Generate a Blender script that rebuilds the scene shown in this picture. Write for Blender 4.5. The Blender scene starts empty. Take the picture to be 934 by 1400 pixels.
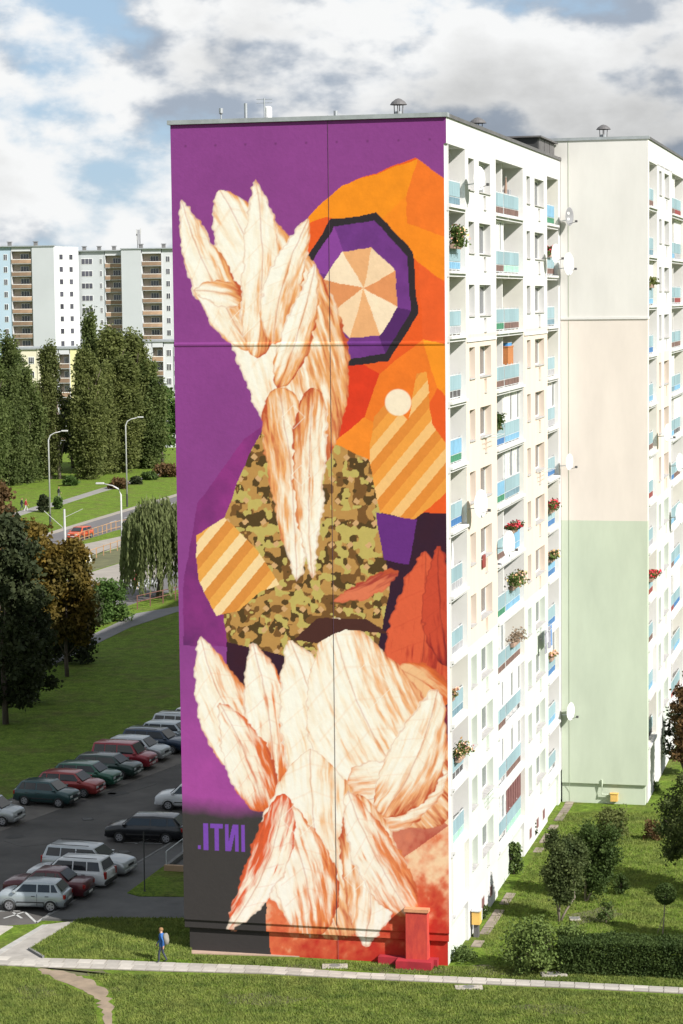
import bpy, bmesh, math, random
import numpy as np
from mathutils import Matrix, Vector, Euler
random.seed(7); RNG = np.random.default_rng(11)
scene = bpy.context.scene
COL = scene.collection
R = math.radians

# ------------------------------------------------------------------ camera
FPX, PITCH, ROLL, ZC = 3163.7, 0.09202, 0.01104, 28.64
PW, PH = 934, 1400
cam = bpy.data.cameras.new('camera'); cam_ob = bpy.data.objects.new('camera', cam); COL.objects.link(cam_ob)
cam.sensor_fit = 'VERTICAL'; cam.sensor_height = 36; cam.lens = FPX / PH * 36
cam.clip_start = 1; cam.clip_end = 6000
cam_ob.matrix_world = Matrix.Translation((0, 0, ZC)) @ Matrix.Rotation(math.pi / 2 - PITCH, 4, 'X') @ Matrix.Rotation(-ROLL, 4, 'Z')
scene.camera = cam_ob

def ray(px, py):
    a, b = px - PW / 2, PH / 2 - py
    cr, sr = math.cos(ROLL), math.sin(ROLL)
    X, Y = a * cr + b * sr, b * cr - a * sr
    c, s = math.cos(PITCH), math.sin(PITCH)
    return Vector((X / FPX, c + Y / FPX * s, -s + Y / FPX * c))
def G(px, py, z=0.0):                       # photo pixel -> point on the ground plane
    d = ray(px, py); t = (z - ZC) / d.z
    return Vector((d.x * t, d.y * t, z))
def AT(px, py, y):                          # photo pixel -> point at a known depth
    d = ray(px, py); t = y / d.y
    return Vector((d.x * t, y, ZC + d.z * t))

# ------------------------------------------------------------------ light
SUN_EL, SHADOW_ANG = R(38), R(41)           # shadows run to -x, +y
sun_dir = Vector((math.cos(SHADOW_ANG) * math.cos(SUN_EL), -math.sin(SHADOW_ANG) * math.cos(SUN_EL), math.sin(SUN_EL)))
sl = bpy.data.lights.new('sun', 'SUN'); sl.energy = 4.9; sl.angle = R(0.53); sl.color = (1, .965, .92)
so = bpy.data.objects.new('sun', sl); COL.objects.link(so)
so.rotation_euler = (-sun_dir).to_track_quat('-Z', 'Y').to_euler(); so.location = (60, 20, 90)

world = bpy.data.worlds.new('World'); scene.world = world; world.use_nodes = True
def build_world():
    nt = world.node_tree; N = nt.nodes; Lk = nt.links; N.clear()
    def nd(t, **k):
        n = N.new(t)
        for a, b in k.items(): setattr(n, a, b)
        return n
    def math_(op, a, b=None, clamp=False):
        m = nd('ShaderNodeMath', operation=op, use_clamp=clamp)
        for i, q in enumerate((a, b)):
            if q is None: continue
            if isinstance(q, (int, float)): m.inputs[i].default_value = q
            else: Lk.new(q, m.inputs[i])
        return m.outputs[0]
    out = nd('ShaderNodeOutputWorld'); bg = nd('ShaderNodeBackground'); Lk.new(bg.outputs[0], out.inputs[0])
    sky = nd('ShaderNodeTexSky', sky_type='NISHITA', sun_disc=False, sun_elevation=SUN_EL, altitude=200, air_density=1.0, dust_density=.4, ozone_density=2.5)
    sky.sun_rotation = math.atan2(sun_dir.x, sun_dir.y)
    tc = nd('ShaderNodeTexCoord')
    def mapped(loc, sc):
        m = nd('ShaderNodeMapping'); m.inputs['Location'].default_value = loc; m.inputs['Scale'].default_value = sc
        Lk.new(tc.outputs['Generated'], m.inputs['Vector']); return m.outputs[0]
    def noise(vec, scale, detail, rough, dist=0.0):
        n = nd('ShaderNodeTexNoise'); n.inputs['Scale'].default_value = scale; n.inputs['Detail'].default_value = detail
        n.inputs['Roughness'].default_value = rough; n.inputs['Distortion'].default_value = dist
        Lk.new(vec, n.inputs['Vector']); return n.outputs['Fac']
    S = (1, 1, 1.75)
    OFF = CLOUD_OFF
    def field(o, det):
        a_ = noise(mapped(o, S), 6.2, det, .54, .0)
        b_ = noise(mapped((o[0] + 1.3, o[1] + .4, o[2] + .8), S), 17.0, max(2, det - 2), .55, .0)
        return math_('ADD', math_('MULTIPLY', a_, .74), math_('MULTIPLY', b_, .26))
    d0 = field(OFF, 10)
    d1 = field((OFF[0] + SUNSTEP[0], OFF[1] + SUNSTEP[1], OFF[2] + SUNSTEP[2]), 7)    # the same field, a step towards the sun
    big = noise(mapped((OFF[0] + 3.1, OFF[1], OFF[2] + 1.7), (1, 1, 1.6)), 3.2, 2, .5)
    dens = math_('ADD', d0, math_('MULTIPLY', math_('SUBTRACT', big, .5), .50))
    cover = nd('ShaderNodeMapRange', interpolation_type='SMOOTHSTEP'); Lk.new(dens, cover.inputs[0])
    cover.inputs[1].default_value = .40; cover.inputs[2].default_value = .475
    lit = nd('ShaderNodeMapRange', interpolation_type='SMOOTHSTEP'); Lk.new(math_('SUBTRACT', d0, d1), lit.inputs[0])
    lit.inputs[1].default_value = -.050; lit.inputs[2].default_value = .042
    thick = nd('ShaderNodeMapRange'); Lk.new(dens, thick.inputs[0]); thick.inputs[1].default_value = .50; thick.inputs[2].default_value = .74
    thick.inputs[3].default_value = 1.0; thick.inputs[4].default_value = .44
    ramp = nd('ShaderNodeMix', data_type='RGBA'); Lk.new(lit.outputs[0], ramp.inputs[0])
    ramp.inputs[6].default_value = (.225, .262, .315, 1); ramp.inputs[7].default_value = (.56, .565, .565, 1)
    mul = nd('ShaderNodeVectorMath', operation='SCALE'); Lk.new(ramp.outputs[2], mul.inputs[0]); Lk.new(thick.outputs[0], mul.inputs['Scale'])
    scl = nd('ShaderNodeVectorMath', operation='SCALE'); Lk.new(sky.outputs[0], scl.inputs[0]); scl.inputs['Scale'].default_value = SKY_GAIN
    mix = nd('ShaderNodeMix', data_type='RGBA'); Lk.new(cover.outputs[0], mix.inputs[0]); tn = nd('ShaderNodeMix', data_type='RGBA'); tn.inputs[0].default_value = .80; Lk.new(scl.outputs[0], tn.inputs[6]); tn.inputs[7].default_value = (.235, .33, .44, 1); Lk.new(tn.outputs[2], mix.inputs[6]); Lk.new(mul.outputs[0], mix.inputs[7])
    Lk.new(mix.outputs[2], bg.inputs[0]); bg.inputs[1].default_value = 1.0
CLOUD_OFF = (12.9, 0.5, 1.2); SKY_GAIN = 0.075; SUNSTEP = (.012, -.010, .030)
build_world()
scene.view_settings.view_transform = 'Standard'; scene.view_settings.look = 'None'
scene.view_settings.exposure = 0.75; scene.view_settings.gamma = 1.0
scene.cycles.max_bounces = 6; scene.cycles.transparent_max_bounces = 6

# ------------------------------------------------------------------ helpers
def lin(c):
    return c / 12.92 if c <= .04045 else ((c + .055) / 1.055) ** 2.4
def rgb(h):
    h = h.lstrip('#'); return tuple(lin(int(h[i:i + 2], 16) / 255) for i in (0, 2, 4))

MATS = {}
def mat(name, col, rough=.8, var=.12, scale=3.0, bump=0.0, bscale=None, metal=0.0, coat=0.0, spec=.5, col2=None, detail=4, stretch=None, trans=0.0, rnd=0.0):
    if name in MATS: return MATS[name]
    m = bpy.data.materials.new(name); m.use_nodes = True; nt = m.node_tree; N = nt.nodes; L = nt.links
    b = N['Principled BSDF']; b.inputs['Roughness'].default_value = rough; b.inputs['Metallic'].default_value = metal
    b.inputs['Specular IOR Level'].default_value = spec
    if coat: b.inputs['Coat Weight'].default_value = coat; b.inputs['Coat Roughness'].default_value = .05
    tc = N.new('ShaderNodeTexCoord'); vec = tc.outputs['Object']
    if stretch:
        mp = N.new('ShaderNodeMapping'); mp.inputs['Scale'].default_value = stretch; L.new(vec, mp.inputs['Vector']); vec = mp.outputs[0]
    no = N.new('ShaderNodeTexNoise'); no.inputs['Scale'].default_value = scale; no.inputs['Detail'].default_value = detail; no.inputs['Roughness'].default_value = .62
    L.new(vec, no.inputs['Vector'])
    mr = N.new('ShaderNodeMapRange'); L.new(no.outputs['Fac'], mr.inputs[0]); mr.inputs[1].default_value = .3; mr.inputs[2].default_value = .7
    mx = N.new('ShaderNodeMix'); mx.data_type = 'RGBA'; L.new(mr.outputs[0], mx.inputs[0])
    c = col; c2 = col2 if col2 else tuple(x * (1 + var) for x in col); c1 = col if col2 else tuple(x * (1 - var) for x in col)
    mx.inputs[6].default_value = (*c1, 1); mx.inputs[7].default_value = (*c2, 1)
    outc = mx.outputs[2]
    if rnd:
        oi = N.new('ShaderNodeObjectInfo'); mr2 = N.new('ShaderNodeMapRange'); L.new(oi.outputs['Random'], mr2.inputs[0]); mr2.inputs[3].default_value = 1 - rnd; mr2.inputs[4].default_value = 1 + rnd
        vm = N.new('ShaderNodeVectorMath'); vm.operation = 'SCALE'; L.new(outc, vm.inputs[0]); L.new(mr2.outputs[0], vm.inputs['Scale']); outc = vm.outputs[0]
    L.new(outc, b.inputs['Base Color'])
    if bump:
        n2 = N.new('ShaderNodeTexNoise'); n2.inputs['Scale'].default_value = bscale or scale * 8; n2.inputs['Detail'].default_value = 5; L.new(vec, n2.inputs['Vector'])
        bp = N.new('ShaderNodeBump'); bp.inputs['Strength'].default_value = min(1, bump * 10); bp.inputs['Distance'].default_value = bump; L.new(n2.outputs['Fac'], bp.inputs['Height']); L.new(bp.outputs[0], b.inputs['Normal'])
    if trans:
        out = N['Material Output']; tr = N.new('ShaderNodeBsdfTranslucent'); ms = N.new('ShaderNodeMixShader'); ms.inputs[0].default_value = trans
        L.new(outc, tr.inputs[0]); L.new(b.outputs[0], ms.inputs[1]); L.new(tr.outputs[0], ms.inputs[2]); L.new(ms.outputs[0], out.inputs[0])
    MATS[name] = m
    return m

class MB:
    def __init__(s): s.v = []; s.f = []; s.m = []
    def quad(s, a, b, c, d, mi=0):
        i = len(s.v); s.v += [tuple(a), tuple(b), tuple(c), tuple(d)]; s.f.append((i, i + 1, i + 2, i + 3)); s.m.append(mi); return s
    def poly(s, pts, mi=0):
        i = len(s.v); s.v += [tuple(p) for p in pts]; s.f.append(tuple(range(i, i + len(pts)))); s.m.append(mi); return s
    def box(s, x0, x1, y0, y1, z0, z1, mi=0):
        i = len(s.v)
        s.v += [(x0, y0, z0), (x1, y0, z0), (x1, y1, z0), (x0, y1, z0), (x0, y0, z1), (x1, y0, z1), (x1, y1, z1), (x0, y1, z1)]
        for q in ((0, 3, 2, 1), (4, 5, 6, 7), (0, 1, 5, 4), (1, 2, 6, 5), (2, 3, 7, 6), (3, 0, 4, 7)):
            s.f.append(tuple(i + k for k in q)); s.m.append(mi)
        return s
    def prism(s, pts, z0, z1, mi=0):                 # pts: list of (x, y)
        a = sum(pts[k][0] * pts[(k + 1) % len(pts)][1] - pts[(k + 1) % len(pts)][0] * pts[k][1] for k in range(len(pts)))
        if a < 0: pts = pts[::-1]
        n = len(pts); i = len(s.v)
        s.v += [(p[0], p[1], z1) for p in pts] + [(p[0], p[1], z0) for p in pts]
        s.f.append(tuple(range(i, i + n))); s.m.append(mi)
        for k in range(n):
            k2 = (k + 1) % n; s.f.append((i + k, i + n + k, i + n + k2, i + k2)); s.m.append(mi)
        return s
    def tube(s, pts, rad, n=8, mi=0, cap=True):      # pts: polyline, rad: number or list
        pts = [Vector(p) for p in pts]
        if not hasattr(rad, '__len__'): rad = [rad] * len(pts)
        i0 = len(s.v)
        for k, p in enumerate(pts):
            d = (pts[min(k + 1, len(pts) - 1)] - pts[max(k - 1, 0)]).normalized()
            a = d.orthogonal().normalized() if abs(d.z) < .95 else Vector((1, 0, 0)).cross(d).normalized()
            if abs(d.z) < .95: a = d.cross(Vector((0, 0, 1))).normalized()
            b = d.cross(a)
            for j in range(n):
                t = 2 * math.pi * j / n; s.v.append(tuple(p + (a * math.cos(t) + b * math.sin(t)) * rad[k]))
        for k in range(len(pts) - 1):
            for j in range(n):
                a_ = i0 + k * n + j; b_ = i0 + k * n + (j + 1) % n
                s.f.append((a_, b_, b_ + n, a_ + n)); s.m.append(mi)
        if cap:
            s.f.append(tuple(i0 + j for j in range(n))[::-1]); s.m.append(mi)
            e = i0 + (len(pts) - 1) * n; s.f.append(tuple(e + j for j in range(n))); s.m.append(mi)
        return s
    def lathe(s, prof, n=20, mi=0, axis='z', org=(0, 0, 0)):      # prof: (radius, height)
        i0 = len(s.v)
        for r, h in prof:
            for j in range(n):
                t = 2 * math.pi * j / n; c, q = r * math.cos(t), r * math.sin(t)
                p = (c, q, h) if axis == 'z' else ((h, c, q) if axis == 'x' else (c, h, q))
                s.v.append((p[0] + org[0], p[1] + org[1], p[2] + org[2]))
        for k in range(len(prof) - 1):
            for j in range(n):
                a_ = i0 + k * n + j; b_ = i0 + k * n + (j + 1) % n
                q = (a_, b_, b_ + n, a_ + n); s.f.append(q if axis != 'y' else q[::-1]); s.m.append(mi)
        return s
    def mesh(s, name, mats, smooth=False, recalc=False):
        me = bpy.data.meshes.new(name); me.from_pydata(s.v, [], s.f)
        for q in (mats if isinstance(mats, (list, tuple)) else [mats]): me.materials.append(q)
        me.polygons.foreach_set('material_index', s.m)
        if smooth: me.polygons.foreach_set('use_smooth', [True] * len(s.f))
        if recalc:
            bm = bmesh.new(); bm.from_mesh(me); bmesh.ops.remove_doubles(bm, verts=bm.verts, dist=1e-5); bmesh.ops.recalc_face_normals(bm, faces=bm.faces); bm.to_mesh(me); bm.free()
        me.update(); return me
    def build(s, name, mats, parent=None, loc=None, rz=None, smooth=False, recalc=False):
        return ob(name, s.mesh(name, mats, smooth, recalc), parent, loc, rz)

def ob(name, me, parent=None, loc=None, rz=None):
    o = bpy.data.objects.new(name, me); COL.objects.link(o)
    if parent: o.parent = parent
    if loc is not None: o.location = loc
    if rz is not None: o.rotation_euler = (0, 0, rz)
    return o
def tag(o, label=None, cat=None, group=None, kind=None):
    if label: o['label'] = label
    if cat: o['category'] = cat
    if group: o['group'] = group
    if kind: o['kind'] = kind
    return o
def empty(name, label, cat, loc, rz=0, group=None):
    return tag(ob(name, None, None, loc, rz), label, cat, group)
def struct(o): o['kind'] = 'structure'; return o
def copy_tree(o, parent=None):
    c = o.copy(); COL.objects.link(c); c.parent = parent
    for ch in o.children: copy_tree(ch, c)
    return c
def bevel(o, w=.02, seg=2, ang=40):
    b = o.modifiers.new('bevel', 'BEVEL'); b.width = w; b.segments = seg; b.limit_method = 'ANGLE'; b.angle_limit = R(ang); return o
# ------------------------------------------------------------------ ground and paving
def lawn_material():
    m = bpy.data.materials.new('lawn'); m.use_nodes = True; nt = m.node_tree; N = nt.nodes; L = nt.links; b = N['Principled BSDF']
    b.inputs['Roughness'].default_value = .95; b.inputs['Specular IOR Level'].default_value = .1
    tc = N.new('ShaderNodeTexCoord')
    def noise(sc, det, ro=.6, st=None):
        n = N.new('ShaderNodeTexNoise'); n.inputs['Scale'].default_value = sc; n.inputs['Detail'].default_value = det; n.inputs['Roughness'].default_value = ro
        L.new(tc.outputs['Object'], n.inputs['Vector']); return n.outputs['Fac']
    def ramp(f, stops):
        r = N.new('ShaderNodeValToRGB'); L.new(f, r.inputs[0]); e = r.color_ramp.elements
        while len(e) < len(stops): e.new(.5)
        for q, (p, c) in zip(e, stops): q.position = p; q.color = (*c, 1)
        return r.outputs[0]
    fine = ramp(noise(5.5, 6, .75), [(.30, (.042, .074, .011)), (.5, (.104, .164, .019)), (.72, (.195, .255, .038))])
    dry = ramp(noise(.33, 5, .65), [(.48, (0, 0, 0)), (.72, (.8, .8, .8))])
    mx = N.new('ShaderNodeMix'); mx.data_type = 'RGBA'; L.new(dry, mx.inputs[0]); L.new(fine, mx.inputs[6])
    br = ramp(noise(9, 4), [(.3, (.075, .075, .022)), (.7, (.15, .135, .05))]); L.new(br, mx.inputs[7])
    cl = N.new('ShaderNodeMapRange'); L.new(noise(1.1, 5, .7), cl.inputs[0]); cl.inputs[1].default_value = .32; cl.inputs[2].default_value = .68; cl.inputs[3].default_value = .62; cl.inputs[4].default_value = 1.28
    vs = N.new('ShaderNodeVectorMath'); vs.operation = 'SCALE'; L.new(mx.outputs[2], vs.inputs[0]); L.new(cl.outputs[0], vs.inputs['Scale'])
    L.new(vs.outputs[0], b.inputs['Base Color'])
    bp = N.new('ShaderNodeBump'); bp.inputs['Strength'].default_value = .9; bp.inputs['Distance'].default_value = .07
    L.new(noise(16, 6, .7), bp.inputs['Height']); L.new(bp.outputs[0], b.inputs['Normal'])
    return m
LAWN = lawn_material()
ASPH = mat('asphalt', (.068, .062, .057), .9, .38, .35, .004, 40, detail=7)
ASPH2 = mat('worn_asphalt', (.13, .116, .103), .92, .36, .5, .004, 40, detail=7)
PAVE = mat('grey_pavers', (.088, .085, .083), .9, .2, .8, .004, 25, detail=6)
CONC = mat('path_concrete', (.34, .315, .28), .9, .16, 1.6, .004, 30, detail=6, rnd=.20)
KERB = mat('kerb_concrete', (.30, .29, .27), .9, .18, 2.0, .003, 30)
KERBD = mat('dull_kerb', (.15, .148, .145), .9, .2, 2.0, .003, 30)
DIRT = mat('trodden_earth', (.215, .165, .115), .95, .25, 1.2, .01, 12, detail=7)
PAINT = mat('road_paint', (.34, .34, .33), .8, .3, 3.0)
PLAZA = mat('pale_paving', (.24, .215, .185), .9, .13, .3, detail=6)
ROAD = mat('far_road', (.105, .098, .098), .9, .12, .2)
VERGE = mat('dry_verge', (.085, .085, .035), .95, .3, .6, .02, 5, detail=6)

g = MB(); S_ = 3500
g.quad((-S_, -300, 0), (S_, -300, 0), (S_, S_ * 1.3, 0), (-S_, S_ * 1.3, 0)); struct(g.build('ground', LAWN))

def px_poly(pts): return [tuple(G(*p)[:2]) for p in pts]
def sheet(name, pts, z, m, base=-.05):
    o = MB().prism(pts, base, z).build(name, m); return struct(o)
kA, kB = G(50, 1263), G(245, 1147)                       # the kerb line of the near parking row
kd = (kB - kA).normalized(); kn = Vector((kd.y, -kd.x, 0))   # kn points right, towards the building
kEnd = kA + kd * 95
lA, lB = G(30, 1085), G(245, 975); ld = (lB - lA).normalized(); lEnd = lA + ld * 62
lot = [tuple(kA[:2]), tuple(G(-170, 1276)[:2]), tuple(G(-170, 1170)[:2]), tuple(lA[:2]), tuple(lEnd[:2]), tuple(kEnd[:2])]
sheet('parking_lot', lot, .004, ASPH)
sA, sB = G(0, 1137), G(245, 1045); sd = (sB - sA).normalized()
strip = [tuple((sA - sd * 9)[:2]), tuple((sA + sd * 50)[:2]), tuple((lEnd - ld * 6)[:2]), tuple((lA + ld * .2 + Vector((.25, -.05, 0)))[:2]), tuple(G(-150, 1165)[:2])]
sheet('parking_bays', strip, .009, ASPH2)
for q in ([(172, 1085), (215, 1072), (196, 1069), (180, 1074)], [(5, 1150), (60, 1143), (85, 1152), (30, 1158)]):
    sheet('asphalt_patch', px_poly(q), .0135, ASPH)

# raised sidewalk between the kerb and the building, lawn islands laid on it
bl0 = Vector((-7.13, 99.92, 0)); be = Vector((math.sin(.23725), math.cos(.23725), 0))
side = [tuple((kA + kd * .6 + kn * .15)[:2]), tuple((kEnd + kn * .15)[:2]), tuple((bl0 + be * 85 + Vector((1, 0, 0)))[:2]), tuple((bl0 + be * 3 + Vector((1, 0, 0)))[:2]), tuple(G(262, 1258)[:2]), tuple(G(107, 1260)[:2])]
sheet('sidewalk', side, .10, PAVE)
nk = 46
kerb_root = struct(ob('kerb', None))
for i in range(nk):
    a = kA + kd * (.6 + i * 1.0); b = a + kd * .985
    MB().prism([tuple(a[:2]), tuple(b[:2]), tuple((b + kn * .145)[:2]), tuple((a + kn * .145)[:2])], 0, .118 + random.uniform(-.006, .006)).build('kerb_stone', KERBD, kerb_root)
lawnA = [G(40, 1300.5), G(107, 1259.5), G(131, 1257.6), G(262, 1258.5), G(262, 1316), G(224, 1316), G(154, 1313), G(59.5, 1311.5)]
sheet('lawn', [tuple(p[:2]) for p in lawnA], .11, LAWN)
lawnB = [G(174, 1224), G(222.7, 1188), G(262, 1180), G(262, 1229), G(190, 1228.5)]
sheet('lawn', [tuple(p[:2]) for p in lawnB], .13, LAWN)
# stall markings
def stripe(a, b, w=.1, z=.0175, m=PAINT, name='painted_line'):
    a, b = G(*a), G(*b); d = (b - a).normalized(); n_ = Vector((-d.y, d.x, 0)) * w / 2
    return struct(MB().quad((a - n_) + Vector((0, 0, z)), (b - n_) + Vector((0, 0, z)), (b + n_) + Vector((0, 0, z)), (a + n_) + Vector((0, 0, z))).build(name, m))
for a, b in [((34, 1247), (50, 1262)), ((50, 1262), (70, 1248)), ((5, 1256), (34, 1247)), ((18, 1248), (30, 1256)), ((0, 1246), (28, 1246)),
             ((168, 1152), (230, 1154)), ((185, 1154), (205, 1147)), ((205, 1147), (232, 1154)), ((222, 1146), (240, 1151))]: stripe(a, b, .12)

DRAIN = mat('drain_iron', (.03, .028, .027), .7, .2, 5)
for px_, py_, lab in ((120, 1120, 'dark iron drain grate in the middle of the car park lane'), (170, 1165, 'dark iron drain grate beside the black hatchback')):
    t = empty('drain_grate', lab, 'drain', G(px_, py_) + Vector((0, 0, .012)), .3); MB().box(-.3, .3, -.3, .3, 0, .012).build('frame', DRAIN, t)
    for i_ in range(5): MB().box(-.25, .25, -.24 + i_ * .1, -.19 + i_ * .1, .012, .022).build('bar', KERBD, t)
for i_ in range(9):
    cx_, cy_ = random.uniform(20, 230), random.uniform(1075, 1240); n_ = 7; c_ = G(cx_, cy_); r_ = random.uniform(.3, .9)
    if (c_ - kA).dot(kn) > -1: continue
    struct(MB().poly([(c_.x + r_ * math.cos(a_ * .9) * random.uniform(.7, 1.2), c_.y + r_ * math.sin(a_ * .9) * random.uniform(.7, 1.2), .0150) for a_ in range(n_)]).build('oil_stain', mat('oil_stain', (.040, .037, .034), .8, .2, 2)))
# footpaths
diag = [(-40, 1326), (0, 1301), (61.6, 1265.6), (107, 1260), (40, 1300.5), (59.5, 1312), (59.5, 1322), (0, 1320)]
sheet('footpath', px_poly(diag), .055, mat('path_concrete_dull', (.27, .25, .225), .9, .16, 1.6, .004, 30, detail=6))
struct(MB().prism(px_poly([(-40, 1321), (0, 1300), (58, 1266.2), (66, 1266.2), (6, 1303.5), (-36, 1328)]), 0, .075).build('path_edging', KERB))
sheet('footpath', px_poly([(-60, 1263), (18, 1267.5), (0, 1279), (-60, 1310)]), .05, CONC)
struct(MB().prism(px_poly([(38.5, 1300.5), (41, 1299.5), (61, 1311.3), (58, 1312.2)]), 0, .16).build('path_edging', KERBD))

top = [(-60, 1306), (62, 1311.5), (154, 1314), (224, 1317), (360, 1322), (480, 1330.5), (626, 1337), (780, 1344), (990, 1354.5)]
bot = [(-60, 1317), (77, 1324), (154, 1326.2), (224, 1328.4), (360, 1332), (480, 1338.5), (626, 1345), (780, 1351.5), (990, 1362)]
T_ = [G(*p) for p in top]; B_ = [G(*p) for p in bot]
path = sheet('footpath', [tuple(p[:2]) for p in T_ + B_[::-1]], .03, mat('path_bed', (.19, .165, .13), .95, .2, 2))
slab_mats = [CONC]
slab_me = {}
def along(P, t):
    seg = [(P[i + 1] - P[i]).length for i in range(len(P) - 1)]; d = t * sum(seg)
    for i, s in enumerate(seg):
        if d <= s or i == len(seg) - 1: return P[i].lerp(P[i + 1], d / s)
        d -= s
n_sl = 54; rows = 2
wid = .5 * ((along(T_, .5) - along(B_, .5)).length)
ln = sum((T_[i + 1] - T_[i]).length for i in range(len(T_) - 1)) / n_sl
me_s = MB().box(-ln / 2 + .018, ln / 2 - .018, -.27, .27, 0, .045).mesh('paving_slab', CONC)
for i in range(n_sl):
    t = (i + .5) / n_sl; p, q = along(T_, t), along(B_, t); d = along(T_, min(1, t + .004)) - along(T_, max(0, t - .004))
    w = (p - q).length
    for r_ in range(rows):
        c = q.lerp(p, (r_ + .5) / rows)
        o = ob('paving_slab', me_s, path, (c.x, c.y, .008 + random.uniform(0, .012)), math.atan2(d.y, d.x) + random.uniform(-.012, .012))
        o.scale = (1, w / 2 / .57, 1); o.rotation_euler.x = random.uniform(-.008, .008)
trail = [(48, 1325), (77, 1326), (112, 1335), (146, 1353), (155, 1376), (153, 1402), (142, 1402), (136, 1376), (131, 1364), (108, 1353), (77, 1339)]
def wobble(pts, n=6, amp=.12):
    out = []
    for i in range(len(pts)):
        a, b = pts[i], pts[(i + 1) % len(pts)]
        for k_ in range(n):
            t = k_ / n; out.append((a[0] + (b[0] - a[0]) * t + random.gauss(0, amp), a[1] + (b[1] - a[1]) * t + random.gauss(0, amp)))
    return out
sheet('trodden_trail', wobble(px_poly(trail), 7, .07), .010, DIRT)
for q in ([(150, 1352), (160, 1349), (168, 1353), (158, 1357)], [(62, 1322), (140, 1328), (150, 1334), (90, 1333)], [(655, 1318), (700, 1326), (760, 1330), (700, 1335), (640, 1332)], [(500, 1322), (612, 1324), (618, 1331), (520, 1330)], [(395, 1318), (440, 1320), (445, 1325), (390, 1323)]):
    sheet('bare_earth', wobble(px_poly(q), 6, .10), .007, VERGE)
# concrete apron round the building base and worn strip along the facade
sheet('building_apron', px_poly([(243, 1301), (262, 1294), (420, 1298), (560, 1306), (560, 1313), (250, 1304)]), .05, mat('pink_concrete', (.36, .25, .19), .9, .15, 2))
fa = [Vector((4.515, 97.107, 0)) + be * u for u in (1.2, 33)]; fn = Vector((be.y, -be.x, 0))
WORN = mat('worn_slab', (.20, .165, .13), .95, .3, 2, rnd=.2)
ap_root = struct(ob('facade_walkway', None))
for i in range(30):
    a = fa[0] + be * (1 + i * 1.05) + fn * (.25 + random.uniform(-.02, .02)); b = a + be * 1.0
    if 11 < 1 + i * 1.05 < 19.5 or random.random() < .2: continue
    MB().prism([tuple(a[:2]), tuple(b[:2]), tuple((b + fn * .45)[:2]), tuple((a + fn * .45)[:2])], -.02, .02 + random.uniform(0, .03)).build('paving_slab', WORN, ap_root)

# the area beyond the lawn
PATHG = mat('park_path', (.15, .145, .145), .9, .12, .6)
sheet('footpath', px_poly([(-20, 946), (44.5, 917), (100, 884), (122, 870), (186.5, 839), (239, 830), (262, 826), (262, 834), (241, 837), (178, 858), (100, 896), (47, 922), (-20, 955)]), .03, PATHG)
sheet('road', px_poly([(-40, 766), (40, 741), (62, 733.5), (134, 711), (217, 686), (275, 669), (275, 694), (200, 715), (156, 726), (103, 742), (70, 753), (-40, 790)]), .01, ROAD)
sheet('road_edge', px_poly([(-40, 762), (62, 730.5), (134, 708.5), (217, 683.5), (275, 666), (275, 668.5), (217, 686), (134, 711), (62, 733.5), (-40, 766)]), .12, PLAZA)
sheet('tram_platform', px_poly([(60, 760), (99, 749), (195, 728.5), (262, 712), (262, 723), (172, 746), (97, 768), (60, 778)]), .15, PLAZA)
sheet('verge', px_poly([(60, 780), (97, 769), (172, 747), (262, 724), (262, 742), (181, 764), (111, 785), (60, 800)]), .012, VERGE)
sheet('plaza', px_poly([(80, 797), (111, 787), (181, 765), (262, 742), (262, 772), (215, 789), (178, 795), (111, 799), (80, 803)]), .03, PLAZA)
sheet('side_road', px_poly([(80, 803), (111, 799), (178, 795), (215, 789), (262, 772), (262, 800), (190, 823), (160, 833), (111, 822), (80, 815)]), .014, ROAD)
for i in range(5):
    x = 178 + i * 6; y = 800 - i * 2.0; stripe((x, y), (x + 12, y + 6), .5, .02)
for i in range(6):
    x0 = 150 + i * 20; y0 = 714.5 - i * 6.0; stripe((x0, y0), (x0 + 9, y0 - 2.8), .18, .016)
sheet('footpath', px_poly([(5, 706), (25, 699.5), (50, 692), (86, 684), (139, 667.5), (167, 660), (195, 652), (262, 634), (262, 638), (195, 656), (167, 665), (139, 673), (86, 690), (50, 698), (25, 706), (5, 712)]), .02, mat('hill_path', (.20, .19, .175), .9, .12, .6))

# manhole covers and concrete lids lying in the grass
MH = mat('lid_concrete', (.33, .30, .26), .9, .15, 3)
def lid(px, py, w, d, label, rz=0):
    t = empty('concrete_lid', label, 'manhole', G(px, py), rz)
    o = MB().box(-w / 2, w / 2, -d / 2, d / 2, -.1, .07).build('slab', MH, t); bevel(o, .015)
    MB().lathe([(.0, .075), (.24, .075), (.25, .07)], 20).build('cover', KERBD, t)
for q in ([(300, 1362), (360, 1356), (420, 1366), (380, 1376), (310, 1374)], [(700, 1378), (760, 1372), (820, 1384), (750, 1390)], [(20, 1350), (60, 1346), (80, 1360), (40, 1368)], [(776, 1252), (830, 1238), (850, 1250), (790, 1268)]):
    sheet('bare_earth', wobble(px_poly(q), 6, .16), .006, VERGE)
lid(458, 1322, 1.1, .55, 'pale concrete lid in the grass under the painted wall')
lid(641, 1351, 1.15, .5, 'pale concrete lid in the grass on the near side of the footpath')
lid(757, 1333, 1.1, .6, 'pale concrete lid in the grass in front of the clipped hedge', .1)
lid(786, 1257, .5, .5, 'small round concrete lid beside the leaning shrub trunk')
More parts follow.
